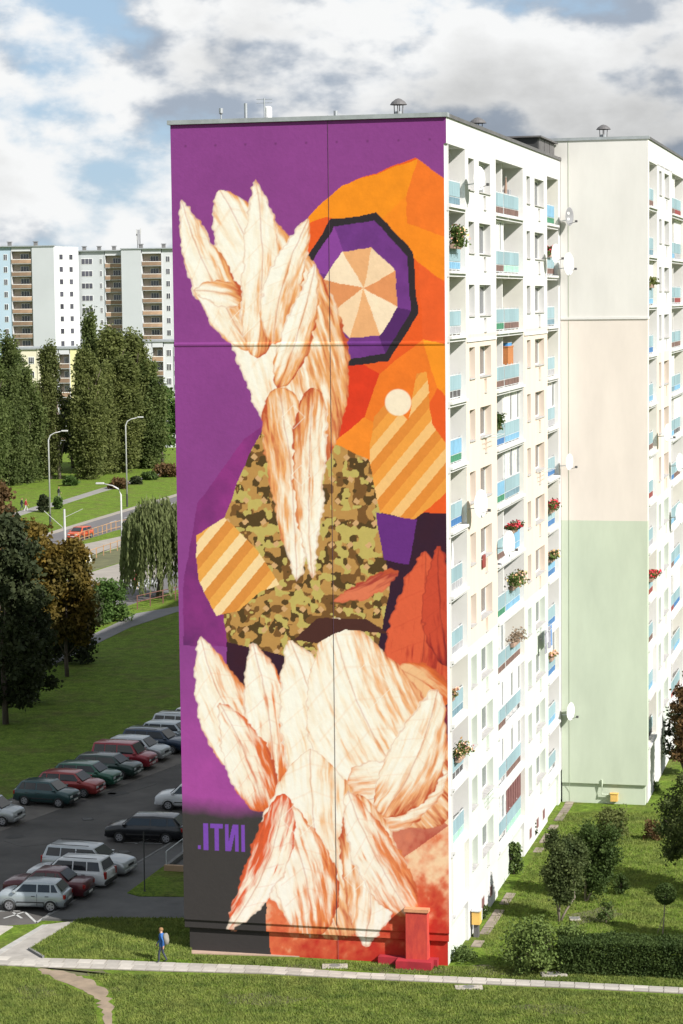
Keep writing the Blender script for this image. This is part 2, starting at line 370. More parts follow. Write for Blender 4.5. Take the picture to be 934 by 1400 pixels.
# tree grass, laid as blades
GRASS = mat('grass_blade', (.062, .102, .013), .85, .5, 1.1, col2=(.215, .248, .050), trans=.25, detail=5)
def blades(name, label, poly, n, h=(.05, .13), zb=0.0):
    P = np.array(poly); lo, hi = P.min(0), P.max(0); pts = []
    XY = RNG.uniform(lo, hi, (int(n * 3.5), 2))
    ins = np.zeros(len(XY), bool); j = len(P) - 1
    for i in range(len(P)):
        c = ((P[i, 1] > XY[:, 1]) != (P[j, 1] > XY[:, 1])) & (XY[:, 0] < (P[j, 0] - P[i, 0]) * (XY[:, 1] - P[i, 1]) / (P[j, 1] - P[i, 1] + 1e-12) + P[i, 0])
        ins ^= c; j = i
    XY = XY[ins][:n]; n = len(XY)
    a = RNG.uniform(0, 2 * math.pi, n); hh = RNG.uniform(*h, n); w = RNG.uniform(.012, .03, n)
    dx, dy = np.cos(a) * w, np.sin(a) * w; lx, ly = RNG.normal(0, .04, n), RNG.normal(0, .04, n)
    V = np.zeros((n, 3, 3)); V[:, 0] = np.c_[XY[:, 0] - dx, XY[:, 1] - dy, np.full(n, zb)]; V[:, 1] = np.c_[XY[:, 0] + dx, XY[:, 1] + dy, np.full(n, zb)]
    V[:, 2] = np.c_[XY[:, 0] + lx, XY[:, 1] + ly, zb + hh]
    me = bpy.data.meshes.new(name); me.vertices.add(n * 3); me.vertices.foreach_set('co', V.ravel()); me.loops.add(n * 3); me.loops.foreach_set('vertex_index', np.arange(n * 3, dtype=np.int32))
    me.polygons.add(n); me.polygons.foreach_set('loop_start', np.arange(0, n * 3, 3, dtype=np.int32)); me.materials.append(GRASS); me.update(calc_edges=True)
    tag(ob(name, me), label, 'grass', kind='stuff')
blades('grass', 'short mown grass on the near side of the footpath', px_poly([(-30, 1322), (45, 1326), (76, 1341), (128, 1366), (134, 1402), (-30, 1402)]), 16000)
blades('grass', 'short mown grass between the trodden trail and the footpath', px_poly([(160, 1402), (157, 1372), (150, 1352), (120, 1332), (360, 1334), (626, 1347), (980, 1364), (980, 1412)]), 60000)
blades('grass', 'short grass island between painted wall and footpath', [tuple(p[:2]) for p in lawnA], 16000, zb=.11)
blades('grass', 'short grass strip along the foot of the painted wall', px_poly([(262, 1306), (612, 1322), (690, 1322), (934, 1340), (934, 1350), (626, 1335), (360, 1320), (262, 1316)]), 14000)
blades('grass', 'garden grass beside the white facade', px_poly([(655, 1290), (692, 1230), (730, 1170), (770, 1112), (885, 1110), (960, 1110), (990, 1330), (680, 1330)]), 50000)
# ------------------------------------------------------------------ the painted block of flats
YAW = .23725; CX, CY = 4.515, 97.107
WID, LEN, HGT, LEDGE = 11.98, 33.26, 36.3, 26.73
FH, F0 = 2.76, 2.04
WHITE = mat('facade_white', (.535, .525, .515), .9, .075, 1.6, .003, 20, detail=7, stretch=(1, 1, .12))
PEACH = mat('facade_peach', (.60, .50, .42), .9, .07, 1.6, .003, 20, detail=7, stretch=(1, 1, .12))
MINT = mat('facade_mint', (.515, .555, .49), .9, .05, .4, .003, 20, detail=7)
CREAM = mat('wall_cream', (.60, .58, .55), .9, .06, .7, .004, 14, detail=8, stretch=(1, 1, .3))
SAND = mat('wall_sand', (.63, .565, .51), .9, .06, .7, .004, 14, detail=8, stretch=(1, 1, .3))
GREEN = mat('wall_green', (.45, .50, .395), .9, .08, .7, .004, 14, detail=8, stretch=(1, 1, .3))
LOGG = mat('loggia_render', (.60, .585, .565), .9, .06, .6, detail=6)
LOGY = mat('loggia_warm', (.60, .58, .53), .9, .06, .6, detail=6)
TRIM = mat('zinc_trim', (.34, .36, .37), .5, .15, 2, metal=.4)
DTRIM = mat('dark_flashing', (.10, .095, .095), .6, .2, 2)
ROOF = mat('roof_felt', (.09, .09, .09), .95, .2, 1)
UPVC = mat('window_white', (.72, .72, .70), .5, .05, 2)
GLASS = mat('window_glass', (.05, .06, .07), .08, .3, .3, spec=.8)
SILL = mat('sill_metal', (.40, .385, .37), .6, .2, 4)
BLUE1 = mat('panel_pale_blue', (.215, .315, .345), .7, .16, 1.5, .012, 9, stretch=(1, 8, .5), rnd=.10)
STEEL = mat('rail_steel', (.50, .52, .52), .6, .2, 3)
LOW = {'brown': mat('panel_brown', (.13, .075, .06), .8, .35, 3), 'green': mat('panel_green', (.035, .17, .09), .7, .2, 3), 'blue': mat('panel_blue', (.035, .13, .30), .6, .15, 3),
       'grey': mat('panel_grey', (.30, .30, .31), .8, .25, 3), 'slate': mat('panel_slate', (.12, .20, .24), .7, .3, 3), 'mint': mat('panel_mint', (.28, .52, .38), .7, .2, 3),
       'sky': mat('panel_sky', (.15, .31, .44), .7, .15, 2), 'red': mat('panel_red', (.20, .035, .03), .7, .2, 3)}
WOODS = mat('shutter_brown', (.16, .07, .065), .8, .35, 3, stretch=(1, 12, 1))
CURT = mat('curtain', (.55, .53, .50), .9, .15, 2, stretch=(1, 14, .3))

def rail_thing(parent, y0, y1, zf, low, x=-.25, upper=None, posts=True):
    """balcony railing between y0 and y1: frame, upper sheet, lower panel or bars"""
    r_ = MB(); zt = zf + 1.08
    r_.box(x - .02, x + .02, y0, y1, zt - .04, zt); r_.box(x - .02, x + .02, y0, y1, zf + .38, zf + .42); r_.box(x - .02, x + .02, y0, y1, zf + .06, zf + .10)
    n = max(2, int((y1 - y0) / .9))
    for i in range(n + 1):
        y = y0 + .02 + (y1 - y0 - .04) * i / n; r_.box(x - .018, x + .018, y - .018, y + .018, zf - .02, zt + .06)
    f = r_.build('balcony_railing', STEEL, parent)
    nb = max(1, int(round((y1 - y0) / 1.6)))
    for i in range(nb):
        a = y0 + .05 + (y1 - y0 - .08) * i / nb; b = y0 + .05 + (y1 - y0 - .08) * (i + 1) / nb - .025
        MB().box(x + .022, x + .04, a, b, zf + .42, zt - .05).build('panel', upper or BLUE1, f)
    if low == 'bars':
        m = MB(); nb = int((y1 - y0) / .14)
        for i in range(nb): y = y0 + .08 + i * .14; m.box(x - .01, x + .01, y - .01, y + .01, zf + .1, zf + .38)
        m.build('bars', DTRIM, f)
    elif low != 'none':
        m = MB(); nb = int((y1 - y0) / .45) or 1
        for i in range(nb):
            a = y0 + .06 + (y1 - y0 - .1) * i / nb; m.box(x + .022, x + .038, a, a + (y1 - y0 - .1) / nb - .05, zf + .10, zf + .38)
        m.build('infill', LOW[low], f)
    return f
def window_thing(parent, x, y0, y1, z0, z1, sill=True, lights=2, facing='x', glassm=None):
    """window set in a reveal; x is the plane of the frame, facing +x"""
    w = MB(); t = .07
    w.box(x - .05, x, y0, y0 + t, z0, z1); w.box(x - .05, x, y1 - t, y1, z0, z1); w.box(x - .05, x, y0 + t, y1 - t, z0, z0 + t); w.box(x - .05, x, y0 + t, y1 - t, z1 - t, z1)
    for i in range(1, lights):
        y = y0 + (y1 - y0) * i / lights; w.box(x - .048, x - .002, y - .05, y + .05, z0 + t, z1 - t)
    f = w.build('window', UPVC, parent)
    for i in range(lights):
        a = y0 + (y1 - y0) * i / lights; MB().box(x - .04, x - .03, a + .03, a + (y1 - y0) / lights - .03, z0 + .04, z1 - .04).build('pane', glassm or GLASS, f)
    if sill: MB().box(x, .06, y0 + .01, y1 - .01, z0 - .035, z0 + .012).build('sill', SILL, f)
    return f

def facade(root, cols, LENF, y_off, xf, dz, nfl, floors_mat, top, name='facade_wall', k0=0, z_base=1.9):
    """wall with openings at plane x=xf facing +x; cols: list of (kind, y0, y1)"""
    mats = [WHITE, PEACH, MINT, LOGG, LOGY]
    ops = []                                             # y0,y1,z0,z1,depth,material,kind
    for k_ in range(k0, nfl):
        zf = F0 + FH * k_ + dz; pm = floors_mat(k_)
        for kind, a, b in cols:
            if kind == 'L': ops.append((a, b, zf + .12, zf + 2.63, 1.35, 3 if (k_ * 7 + int(a)) % 3 else 4, 'L', k_))
            elif kind == 'N': ops.append((a, b, zf + .9, zf + 2.3, .34, pm, 'N', k_))
            elif kind == 'W':
                ops.append((a, b, zf + .9, zf + 2.3, .34, pm, 'W', k_))
                c = (a + b) / 2; ops.append((c - .32, c + .32, zf + .17, zf + .8, .13, pm, 'S', k_))
    ys = sorted({round(v, 4) for o in ops for v in o[:2]} | {y_off, y_off + LENF}); zs = sorted({round(v, 4) for o in ops for v in o[2:4]} | {z_base, top, dz + F0 + FH * 9 - .13})
    ys = [y for y in ys if y_off <= y <= y_off + LENF]
    m = MB()
    bays = [(a - .8, b + .8) for kk, a, b in cols if kk in 'NW']
    fl_of = lambda z: int((z - F0 - dz) // FH)
    for j in range(len(zs) - 1):
        zc = (zs[j] + zs[j + 1]) / 2; row = [o for o in ops if o[2] < zc < o[3]]
        i = 0
        while i < len(ys) - 1:
            yc = (ys[i] + ys[i + 1]) / 2
            if any(o[0] < yc < o[1] for o in row): i += 1; continue
            inb = any(a < yc < b for a, b in bays); i2 = i + 1
            m.quad((xf, ys[i], zs[j]), (xf, ys[i2], zs[j]), (xf, ys[i2], zs[j + 1]), (xf, ys[i], zs[j + 1]), floors_mat(max(0, fl_of(zc))) if inb and zc < top - 1.2 else 0)
            i = i2
    for a, b, z0, z1, d, pm, kind, k_ in ops:
        x0, x1 = xf - d, xf
        m.quad((x0, a, z0), (x1, a, z0), (x1, b, z0), (x0, b, z0), pm); m.quad((x0, a, z1), (x0, b, z1), (x1, b, z1), (x1, a, z1), pm)
        m.quad((x0, a, z0), (x0, a, z1), (x1, a, z1), (x1, a, z0), pm); m.quad((x0, b, z0), (x1, b, z0), (x1, b, z1), (x0, b, z1), pm)
        m.quad((x0, a, z0), (x0, b, z0), (x0, b, z1), (x0, a, z1), pm)
    m.build(name, mats, root)
    return ops

def flat_mat(k_): return 0 if k_ >= 9 else (1 if k_ >= 4 else 2)
COLS = [('L', .5, 4.25), ('N', 5.04, 6.45), ('W', 7.67, 10.63), ('L', 12.12, 20.11), ('N', 21.28, 22.45), ('W', 23.93, 27.1), ('L', 28.26, 32.4)]
bld = empty('apartment_building', 'tall white block of flats whose end wall carries a huge colourful mural', 'building', (CX, CY, 0), -YAW)
def painted_block():
    r = bld
    facade(r, COLS, LEN - .5, .5, 0, 0, 12, flat_mat, 35.02)
    # core behind the loggias, west and rear walls
    MB().box(-WID, -1.45, .25, LEN, 1.45, HGT - .25).build('wall', WHITE, r)
    MB().box(-WID + .2, -.2, .28, LEN, -.3, 1.46).build('plinth', MINT, r)
    gf = MB().box(-.32, -.1, .012, .4994, 1.45, 35.02)
    for k_ in range(-1, 12): gf.box(-.099, -.004, .47, .4994, F0 + FH * k_ + 2.62, F0 + FH * k_ + FH + .13)
    gf.build('gable_fin', WHITE, r)
    MB().box(-1.449, -.02, .012, LEN, 35.02, HGT - .2).box(-.02, 0, .002, LEN, 35.02, HGT - .2).build('parapet_band', WHITE, r)
    MB().box(-WID + .1, -.1, .1, LEN - .1, HGT - .3, HGT - .12).build('roof', ROOF, r)
    MB().box(-WID - .12, .08, -.10, .32, HGT - .2, HGT - .02).box(-WID - .12, -WID + .2, .32, LEN, HGT - .2, HGT - .02).build('parapet_trim', TRIM, r)
    MB().box(-.2, .07, .32, LEN, HGT - .2, HGT - .05).build('parapet_flashing', DTRIM, r)
    # lower wall between the ground-floor panels and the plinth, basement windows
    for a, b in ((4.25, 12.12), (20.11, 28.26), (32.4, LEN)):
        MB().box(-1.4, -.06, a + .02, b - .02, -.3, 1.9).build('basement_wall', WHITE if a < 30 else MINT, r)
    for a, b in ((.5, 4.25), (12.12, 20.11), (28.26, 32.4)):
        MB().box(-1.40, -.75, a - .02, b + .02, -.3, 1.9).build('basement_recess', MINT, r)
    for y in (5.3, 7.6, 9.8, 21.8, 24.2, 26.4):
        f = MB().box(-.06, -.045, y, y + .75, .45, 1.05).build('basement_window', SILL, r); MB().box(-.046, -.035, y + .06, y + .69, .51, .99).build('pane', WOODS, f)
    # stringcourse
    for a, b in ((4.4, 11.9), (20.3, 28.1)): MB().box(0.002, .055, a, b, LEDGE - .06, LEDGE + .06).build('stringcourse', LOGG, r)
    # windows
    for k_ in range(12):
        zf = F0 + FH * k_
        for kind, a, b in COLS:
            if kind in 'NW':
                window_thing(r, -.30, a + .02, b - .02, zf + .92, zf + 2.28, True, 1 if kind == 'N' else 2)
            if kind == 'W':
                c = (a + b) / 2; MB().box(-.12, .05, c - .3, c + .3, zf + .145, zf + .18).build('vent_sill', SILL, r)
    # loggias: partition in the wide one, door and window at the back, slabs, railings
    lowc = {0: ['slate', 'mint', 'bars', 'slate', 'grey', 'grey', 'blue', 'green', 'bars', 'grey', 'sky', 'slate'],
            1: ['none', 'none', 'brown', 'brown', 'green', 'brown', 'green', 'blue', 'brown', 'green', 'brown', 'brown'],
            2: ['mint', 'brown', 'none', 'brown', 'sky', 'sky', 'slate', 'sky', 'brown', 'brown', 'mint', 'brown'],
            3: ['none', 'sky', 'blue', 'blue', 'blue', 'blue', 'blue', 'grey', 'grey', 'slate', 'brown', 'green']}
    glazed = {(1, 10), (2, 6), (2, 7), (3, 7), (1, 3), (1, 2), (2, 2), (2, 1), (1, 1), (3, 2), (1, 0), (2, 0)}
    spans = [(.52, 4.23), (12.14, 15.55), (15.69, 20.09), (28.28, 32.38)]
    for k_ in range(12):
        zf = F0 + FH * k_
        MB().box(-1.30, -.30, 15.55, 15.69, zf + .12, zf + 2.63).build('loggia_partition', LOGG, r)
        for s, (a, b) in enumerate(spans):
            window_thing(r, -1.30, a + .3, a + 1.1, zf + .14, zf + 2.25, False, 1); window_thing(r, -1.30, a + 1.3, b - .4, zf + 1.0, zf + 2.25, False, 2)
            MB().box(-.42, .10, a - .01, b + .01, zf + .0, zf + .118).build('loggia_slab', WHITE, r)
            if k_ == 0 and s == 0:                                 # closed ground-floor loggia
                MB().box(-.4, -.2, a, b, zf + .12, zf + 2.63).build('closed_loggia_wall', MINT, r)
                f = MB().box(-.2, -.17, a + .6, b - .5, zf + 1.0, zf + 2.2).build('closed_window', UPVC, r)
                for q in range(5): MB().box(-.172, -.16, a + .66 + q * .52, a + 1.1 + q * .52, zf + 1.05, zf + 2.15).build('pane', CURT, f)
                continue
            up = None if (k_ + s) % 7 else LOW['sky']
            if s == 2 and k_ == 11: up = None
            rail_thing(r, a, b, zf + .12, lowc[s][k_], upper=up)
            if (s, k_) in glazed:
                g_ = MB(); zt = zf + 2.6; n = 6 if s != 3 else 4
                for q in range(n + 1): y = a + .04 + (b - a - .08) * q / n; g_.box(-.30, -.22, y - .03, y + .03, zf + 1.2, zt)
                g_.box(-.295, -.225, a, b, zf + 1.16, zf + 1.22); g_.box(-.295, -.225, a, b, zt - .06, zt)
                f = g_.build('loggia_glazing', WOODS if (s, k_) == (2, 0) else UPVC if k_ % 3 else STEEL, r)
                for q in range(n):
                    y = a + .04 + (b - a - .08) * q / n; pm = CURT if (q * 5 + k_ * 3 + s) % 3 else GLASS
                    if (s, k_) in {(2, 0)}: pm = WOODS
                    MB().box(-.275, -.262, y + .03, y + (b - a - .08) / n - .03, zf + 1.22, zt - .06).build('pane', pm, f)
    # lightning rods, gas cabinet at the base, buttress box on the painted wall
    MB().tube([(-5.05, -.01, HGT), (-5.05, -.012, 1.6), (-5.05, .17, 1.0), (-5.05, .17, 0)], .008, 6).build('lightning_conductor', mat('cable_dark', (.09, .04, .07), .8), r)
    MB().tube([(.015, LEN - .5, HGT - .4), (.015, LEN - .5, .3)], .012, 6).build('lightning_conductor', STEEL, r)
painted_block()

# mural: an abstract design of leaves, pebbles and facets painted over the whole end wall
def vnoise(X, Y, s, seed):
    rg = np.random.default_rng(seed); T = rg.random((256, 256)).astype(np.float32)
    x, y = X / s, Y / s; xi, yi = np.floor(x).astype(int), np.floor(y).astype(int); fx, fy = x - xi, y - yi
    fx, fy = fx * fx * (3 - 2 * fx), fy * fy * (3 - 2 * fy); a = lambda i, j: T[(yi + j) % 256, (xi + i) % 256]
    return (a(0, 0) * (1 - fx) + a(1, 0) * fx) * (1 - fy) + (a(0, 1) * (1 - fx) + a(1, 1) * fx) * fy
def fbm(X, Y, s, seed, o=4):
    t = 0; w = 0; am = 1
    for i in range(o): t = t + am * vnoise(X, Y, s / 2 ** i, seed + i); w += am; am *= .55
    return t / w
def mural():
    NX, NZ = 372, 1090
    z = np.linspace(.0, HGT - .21, NZ); s = np.linspace(0, 1, NX)
    Sg, Zg = np.meshgrid(s, z); X = 232 + Sg * 379; Y = 1318 - Zg / (HGT - .21) * 1158
    img = np.zeros((NZ, NX, 3))
    wx = (fbm(X, Y, 26, 5) - .5) * 9; wy = (fbm(X, Y, 26, 15) - .5) * 9
    Xw, Yw = X + wx * .5, Y + wy * .5
    C = lambda r_, g_, b_: np.array([lin(r_ / 255), lin(g_ / 255), lin(b_ / 255)])
    def put(mask, col): img[...] = img * (1 - mask[..., None]) + col * mask[..., None]
    sm = lambda d, w: np.clip(.5 - d / w, 0, 1)
    def mixc(a, b, t): t = np.clip(t, 0, 1)[..., None]; return a * (1 - t) + b * t
    def inpoly(pts, x=Xw, y=Yw):
        ins = np.zeros(x.shape, bool); j = len(pts) - 1
        for i in range(len(pts)):
            (xi, yi), (xj, yj) = pts[i], pts[j]
            ins ^= ((yi > y) != (yj > y)) & (x < (xj - xi) * (y - yi) / (yj - yi + 1e-9) + xi); j = i
        return ins.astype(float)
    def leafd(ax, ay, bx, by, w, bend=0.0, p=.75, x=Xw, y=Yw):
        """distance-like value of a leaf from a to b; returns (d, along 0..1, side -1..1)"""
        L = math.hypot(bx - ax, by - ay); ux, uy = (bx - ax) / L, (by - ay) / L
        t = ((x - ax) * ux + (y - ay) * uy) / L; q = -(x - ax) * uy + (y - ay) * ux
        tc = np.clip(t, 0, 1); q = q - bend * 4 * tc * (1 - tc); hw = w * np.clip(np.sin(np.pi * tc ** p), 0, 1) ** .7
        return np.where((t > 0) & (t < 1), np.abs(q) - hw, 50), tc, q / w
    streak = fbm(X * .35 + Y * .9, X * .9 - Y * .2, 16, 40); grain = fbm(X, Y, 60, 60, 5)
    purple = C(141, 64, 140)
    img[...] = purple * (.92 + .16 * grain)[..., None]
    put(np.clip((fbm(X, Y, 120, 71) - .35) * 2, 0, 1) * np.clip((Y - 880) / 120, 0, 1) * (X < 400), C(172, 74, 160))
    put(np.clip((Y + 26 * fbm(X, Y, 50, 8) - 1105) / 30, 0, 1), C(64, 60, 59) * .9)
    put(inpoly([(400, 540), (330, 590), (262, 680), (238, 800), (238, 880), (330, 880), (400, 640)]), mixc(C(150, 52, 135), C(96, 38, 100), fbm(X, Y, 40, 21) * 1.3 - .2))
    # dark ground under the olive field
    put(inpoly([(300, 880), (300, 830), (612, 600), (612, 1120), (300, 1000)]), mixc(C(60, 20, 35), C(40, 22, 50), fbm(X, Y, 60, 24)))
    # olive camouflage field
    cam = inpoly([(372, 550), (455, 595), (506, 618), (524, 700), (532, 800), (515, 872), (420, 900), (300, 872), (292, 790), (300, 700), (336, 612)])
    n1, n2, n3 = fbm(X, Y, 15, 81, 2), fbm(X, Y, 12, 91, 2), fbm(X, Y, 11, 97, 2)
    cc = np.where((n1 > .55)[..., None], C(120, 82, 40), C(190, 142, 78)); cc = np.where((n2 > .60)[..., None], C(84, 62, 28), cc); cc = np.where((n3 > .60)[..., None], C(196, 176, 98), cc)
    dia = (np.abs((X + 7 * np.sin(Y / 23)) % 26 - 13) + np.abs(Y % 30 - 15)) < 5
    cc = np.where(dia[..., None], C(214, 168, 118), cc); put(cam, cc)
    # orange folded planes
    put(inpoly([(412, 300), (470, 248), (572, 212), (640, 262), (640, 690), (540, 690), (505, 618), (455, 596), (436, 500)]), C(238, 92, 30))
    facets = [([(412, 300), (470, 248), (575, 214), (560, 262), (520, 300), (450, 290)], (250, 146, 22)), ([(575, 214), (640, 262), (640, 330), (560, 300), (560, 262)], (246, 120, 34)),
              ([(520, 300), (560, 262), (560, 300), (640, 330), (640, 400), (575, 352)], (252, 140, 26)), ([(575, 352), (640, 400), (640, 470), (580, 455)], (240, 96, 38)), ([(580, 455), (640, 470), (640, 560), (600, 520)], (252, 148, 30)),
              ([(436, 500), (470, 470), (520, 500), (500, 560), (455, 596)], (226, 58, 26)), ([(520, 500), (580, 455), (600, 520), (560, 600), (500, 560)], (244, 122, 34)), ([(500, 560), (560, 600), (505, 618), (455, 596)], (250, 140, 40))]
    for pts, c in facets: put(inpoly(pts), C(*c) * (.9 + .2 * streak)[..., None])
    # concentric faceted roundel
    def gon(cx_, cy_, rx, ry, n, ph): return [(cx_ + rx * math.cos(ph + 2 * math.pi * i / n), cy_ + ry * math.sin(ph + 2 * math.pi * i / n)) for i in range(n)]
    put(inpoly(gon(494, 388, 84, 108, 8, .3)), C(46, 38, 44)); ring = gon(494, 388, 74, 97, 8, .3); put(inpoly(ring), C(112, 52, 132) * (.8 + .45 * streak)[..., None])
    put(inpoly([ring[0], ring[1], (500, 400)]), C(84, 36, 104)); put(inpoly([ring[4], ring[5], (490, 380)]), C(140, 66, 156))
    inn = gon(496, 392, 54, 64, 8, .3)
    for i in range(8): put(inpoly([inn[i], inn[(i + 1) % 8], (500, 386)]), C(*[(252, 226, 196), (240, 176, 122), (250, 214, 176), (232, 150, 96)][i % 4]) * (.94 + .12 * streak)[..., None])
    # cream leaves, ochre blocks, pebbles
    def tones(u, hi, base, edge, deep):
        """painted modelling: u 0 light .. 1 deep"""
        c = mixc(C(*hi), C(*base), u / .34); c = mixc(c, C(*edge), (u - .34) / .36); return mixc(c, C(*deep), (u - .72) / .34)
    def leaf(ax, ay, bx, by, w, bend=0, base=(252, 236, 214), edge=(240, 170, 108), p=.75, vein=True, deep=(196, 84, 48)):
        d, t, q = leafd(ax, ay, bx, by, w, bend, p); L = math.hypot(bx - ax, by - ay)
        st = fbm(t * L * .16, q * w * 1.15, 5.5, 41 + int(ax) % 9, 3); fur = (fbm(t * L * .5, q * w * .4, 4, 47, 2) - .5) * 8
        m = sm(d + fur, 1.5); u = np.clip(.30 + .34 * q + .55 * (1 - t) ** 2.2 - .12 + (st - .5) * 1.15, 0, 1.05) + np.clip((d + w * .16) / (w * .16), 0, 1) * .22
        hi = (255, 248, 236) if base[2] > 150 else base; put(m, tones(u, hi, base, edge, deep))
        put(sm(np.abs(d + fur + 1.2) - .7, 1.4) * .35 * m, C(*deep))
        if vein:
            sv = np.abs(((t * 7 + np.abs(q) * .8) % 1) - .5); put(sm(sv - .03, .05) * m * .20 * (np.abs(q) < .8), C(*edge)); put(sm(np.abs(q * w) - .7, 1.6) * m * .5, C(*deep))
    leaf(430, 640, 300, 250, 78, 26, p=.9); leaf(345, 470, 246, 262, 30, -10); leaf(350, 480, 352, 236, 30, 8); leaf(372, 460, 424, 290, 26, -8)
    leaf(330, 400, 262, 385, 18, 4); leaf(378, 520, 432, 352, 22, 6)
    leaf(380, 520, 402, 790, 34, -6, p=.6); leaf(428, 520, 424, 782, 24, 5, p=.6, edge=(236, 160, 100))
    blocks = [(258, 725), (300, 700), (346, 742), (378, 792), (352, 800), (318, 830), (286, 838), (262, 790)]; put(inpoly(blocks), C(240, 168, 78))
    tri = ((np.floor(X / 17) + np.floor(Y / 20) + ((X % 17) / 17 + (Y % 20) / 20 > 1)) % 3)
    put(inpoly(blocks) * (tri == 1) * .8, C(253, 226, 176)); put(inpoly(blocks) * (tri == 2) * .5, C(206, 112, 44))
    b2 = [(506, 620), (512, 560), (530, 540), (560, 565), (572, 500), (586, 498), (592, 570), (614, 600), (614, 660), (566, 700), (520, 690)]; put(inpoly(b2), C(244, 160, 66)); put(inpoly(b2) * (tri == 0) * .6, C(252, 214, 150)); put(inpoly(b2) * (tri == 1) * .45, C(214, 110, 36))
    put(sm((np.hypot(X - 546, Y - 540) - 18), 1.5), C(252, 232, 206))
    put(inpoly([(514, 690), (570, 700), (560, 760), (525, 755)]), C(104, 42, 128))
    def pebble(cx_, cy_, rx, ry, rot, base, edge, lx=-.5, ly=-.6, fur=.05, deep=(186, 70, 44)):
        c, s_ = math.cos(rot), math.sin(rot); a = ((Xw - cx_) * c + (Yw - cy_) * s_) / rx; b = (-(Xw - cx_) * s_ + (Yw - cy_) * c) / ry; rr = np.sqrt(a * a + b * b); th = np.arctan2(b, a)
        st = fbm(th * 15 + 40, rr * 7, 1.0, 31 + int(cx_) % 13, 4); d = rr - 1 + (fbm(th * 22 + 90, rr * 3, 1.0, 37, 2) - .5) * fur * 2.2; m = sm(d, .03)
        u = np.clip(.24 + (a * .5 + b * .55) * .42 + (st - .5) * .95 + np.clip(rr - .72, 0, 1) * .9, 0, 1.05); hi = (255, 249, 240) if base[2] > 150 else base
        put(sm(d - .05, .12) * .55, C(70, 26, 40)); put(m, tones(u, hi, base, edge, deep))
        cb = np.abs(((d * 3.4 + fbm(X, Y, 60, 77) * 1.8) % 1) - .5); put(sm(cb - .022, .04) * m * .28, C(*edge))
    leaf(560, 985, 582, 742, 54, 8, (226, 96, 60), (186, 58, 40), deep=(110, 28, 30)); leaf(612, 900, 600, 735, 26, -4, (206, 74, 48), (160, 44, 36), deep=(90, 24, 30)); leaf(545, 770, 450, 815, 12, -4, (226, 120, 84), (170, 60, 50), vein=False)
    put(inpoly([(540, 960), (614, 955), (614, 1100), (570, 1080)]), mixc(C(150, 40, 50), C(56, 28, 76), (Y - 960) / 110 + (streak - .5)))
    # warm field at lower right
    put(inpoly([(352, 1330), (352, 1190), (440, 1060), (560, 1090), (620, 1090), (620, 1330)]), mixc(mixc(C(250, 210, 170), C(232, 120, 76), (Y - 1130) / 130 + (streak - .5) * 2.2), C(196, 50, 36), np.clip((Y - 1215) / 90 + (X - 520) / 260 + (streak - .5) * 1.6, 0, 1)))
    put(inpoly([(505, 1150), (560, 1080), (612, 1120), (545, 1170), (470, 1240)]) * .8, mixc(C(222, 96, 64), C(170, 52, 50), streak * 1.4 - .2))
    leaf(612, 950, 536, 902, 24, 6, (244, 190, 140), (226, 110, 50))
    leaf(372, 1085, 262, 866, 44, -14, edge=(238, 150, 90)); leaf(366, 1090, 338, 872, 38, 8, edge=(236, 130, 66)); leaf(352, 1110, 288, 960, 34, 6, edge=(232, 116, 58))
    leaf(450, 1110, 392, 868, 58, 10, edge=(244, 186, 134)); leaf(600, 1120, 452, 836, 92, -26, edge=(244, 180, 128), p=.8); leaf(470, 1090, 612, 1046, 52, 10, edge=(240, 168, 120), p=.62); leaf(520, 1110, 596, 930, 40, 12, edge=(242, 172, 120))
    leaf(455, 1292, 418, 1020, 88, -10, edge=(244, 182, 128), p=.82); leaf(420, 1290, 372, 1090, 46, 10, edge=(236, 140, 80)); leaf(380, 1085, 292, 1288, 28, -16, edge=(230, 96, 52)); leaf(484, 1080, 492, 1298, 42, -14, edge=(240, 170, 116), p=.9); leaf(560, 1250, 470, 1075, 34, -8, edge=(236, 140, 84))
    put(inpoly([(398, 868), (430, 838), (500, 836), (530, 856), (470, 852), (430, 872)]), C(76, 40, 34))
    # small geometric outlines
    for cx_, cy_, q in ((330, 430, 20), (500, 930, 34), (440, 1000, 24), (560, 1000, 18), (400, 1120, 26), (480, 1200, 16), (400, 560, 16), (410, 640, 14)):
        put(sm(np.abs(np.abs(X - cx_) + np.abs(Y - cy_) - q) - .7, 1.4) * .55, C(255, 252, 240))
    # lettering (mirror-written, as on the wall)
    def rect(x0, x1, y0, y1): return ((X >= x0) & (X <= x1) & (Y >= y0) & (Y <= y1)).astype(float)
    LC = C(124, 72, 178); y0, y1 = 1131, 1170
    put(rect(253.5, 258.5, 1163.5, 1169), LC); put(rect(262.5, 269.5, y0, y1), LC)
    put(rect(272.5, 291, y0, y0 + 7), LC); put(rect(278, 285, y0, y1), LC)
    put(rect(293.5, 298.5, y0, y1), LC); put(rect(308.5, 313.5, y0, y1), LC); put(inpoly([(296, y1), (302, y1), (311, y0), (305, y0)], X, Y), LC)
    put(rect(317, 322.5, y0, y1), LC)
    img[...] *= (.95 + .1 * fbm(X, Y, 7, 33, 3))[..., None]
    # weathered anchors and panel joints
    for i in range(9): put(sm(np.hypot(X - 253 - i * 42, Y - 189) - 1.6, 1.5) * .6, C(96, 40, 92))
    # the wall itself: main face, stringcourse and two steps at the foot
    inset = np.where(z > 1.45, 0, np.where(z > 1.08, .06, .2)); sc = np.abs(z - LEDGE) < .06
    Yp = np.broadcast_to((inset - .03 * sc)[:, None], Sg.shape)
    xr = np.where(z > 35.0, 0.0, np.where(z > 1.45, -.1, np.where(z > 1.08, -.12, -.2))); xl = np.where(z > 1.08, -WID, -WID + .18)
    Xp = xl[:, None] + Sg * (xr - xl)[:, None]
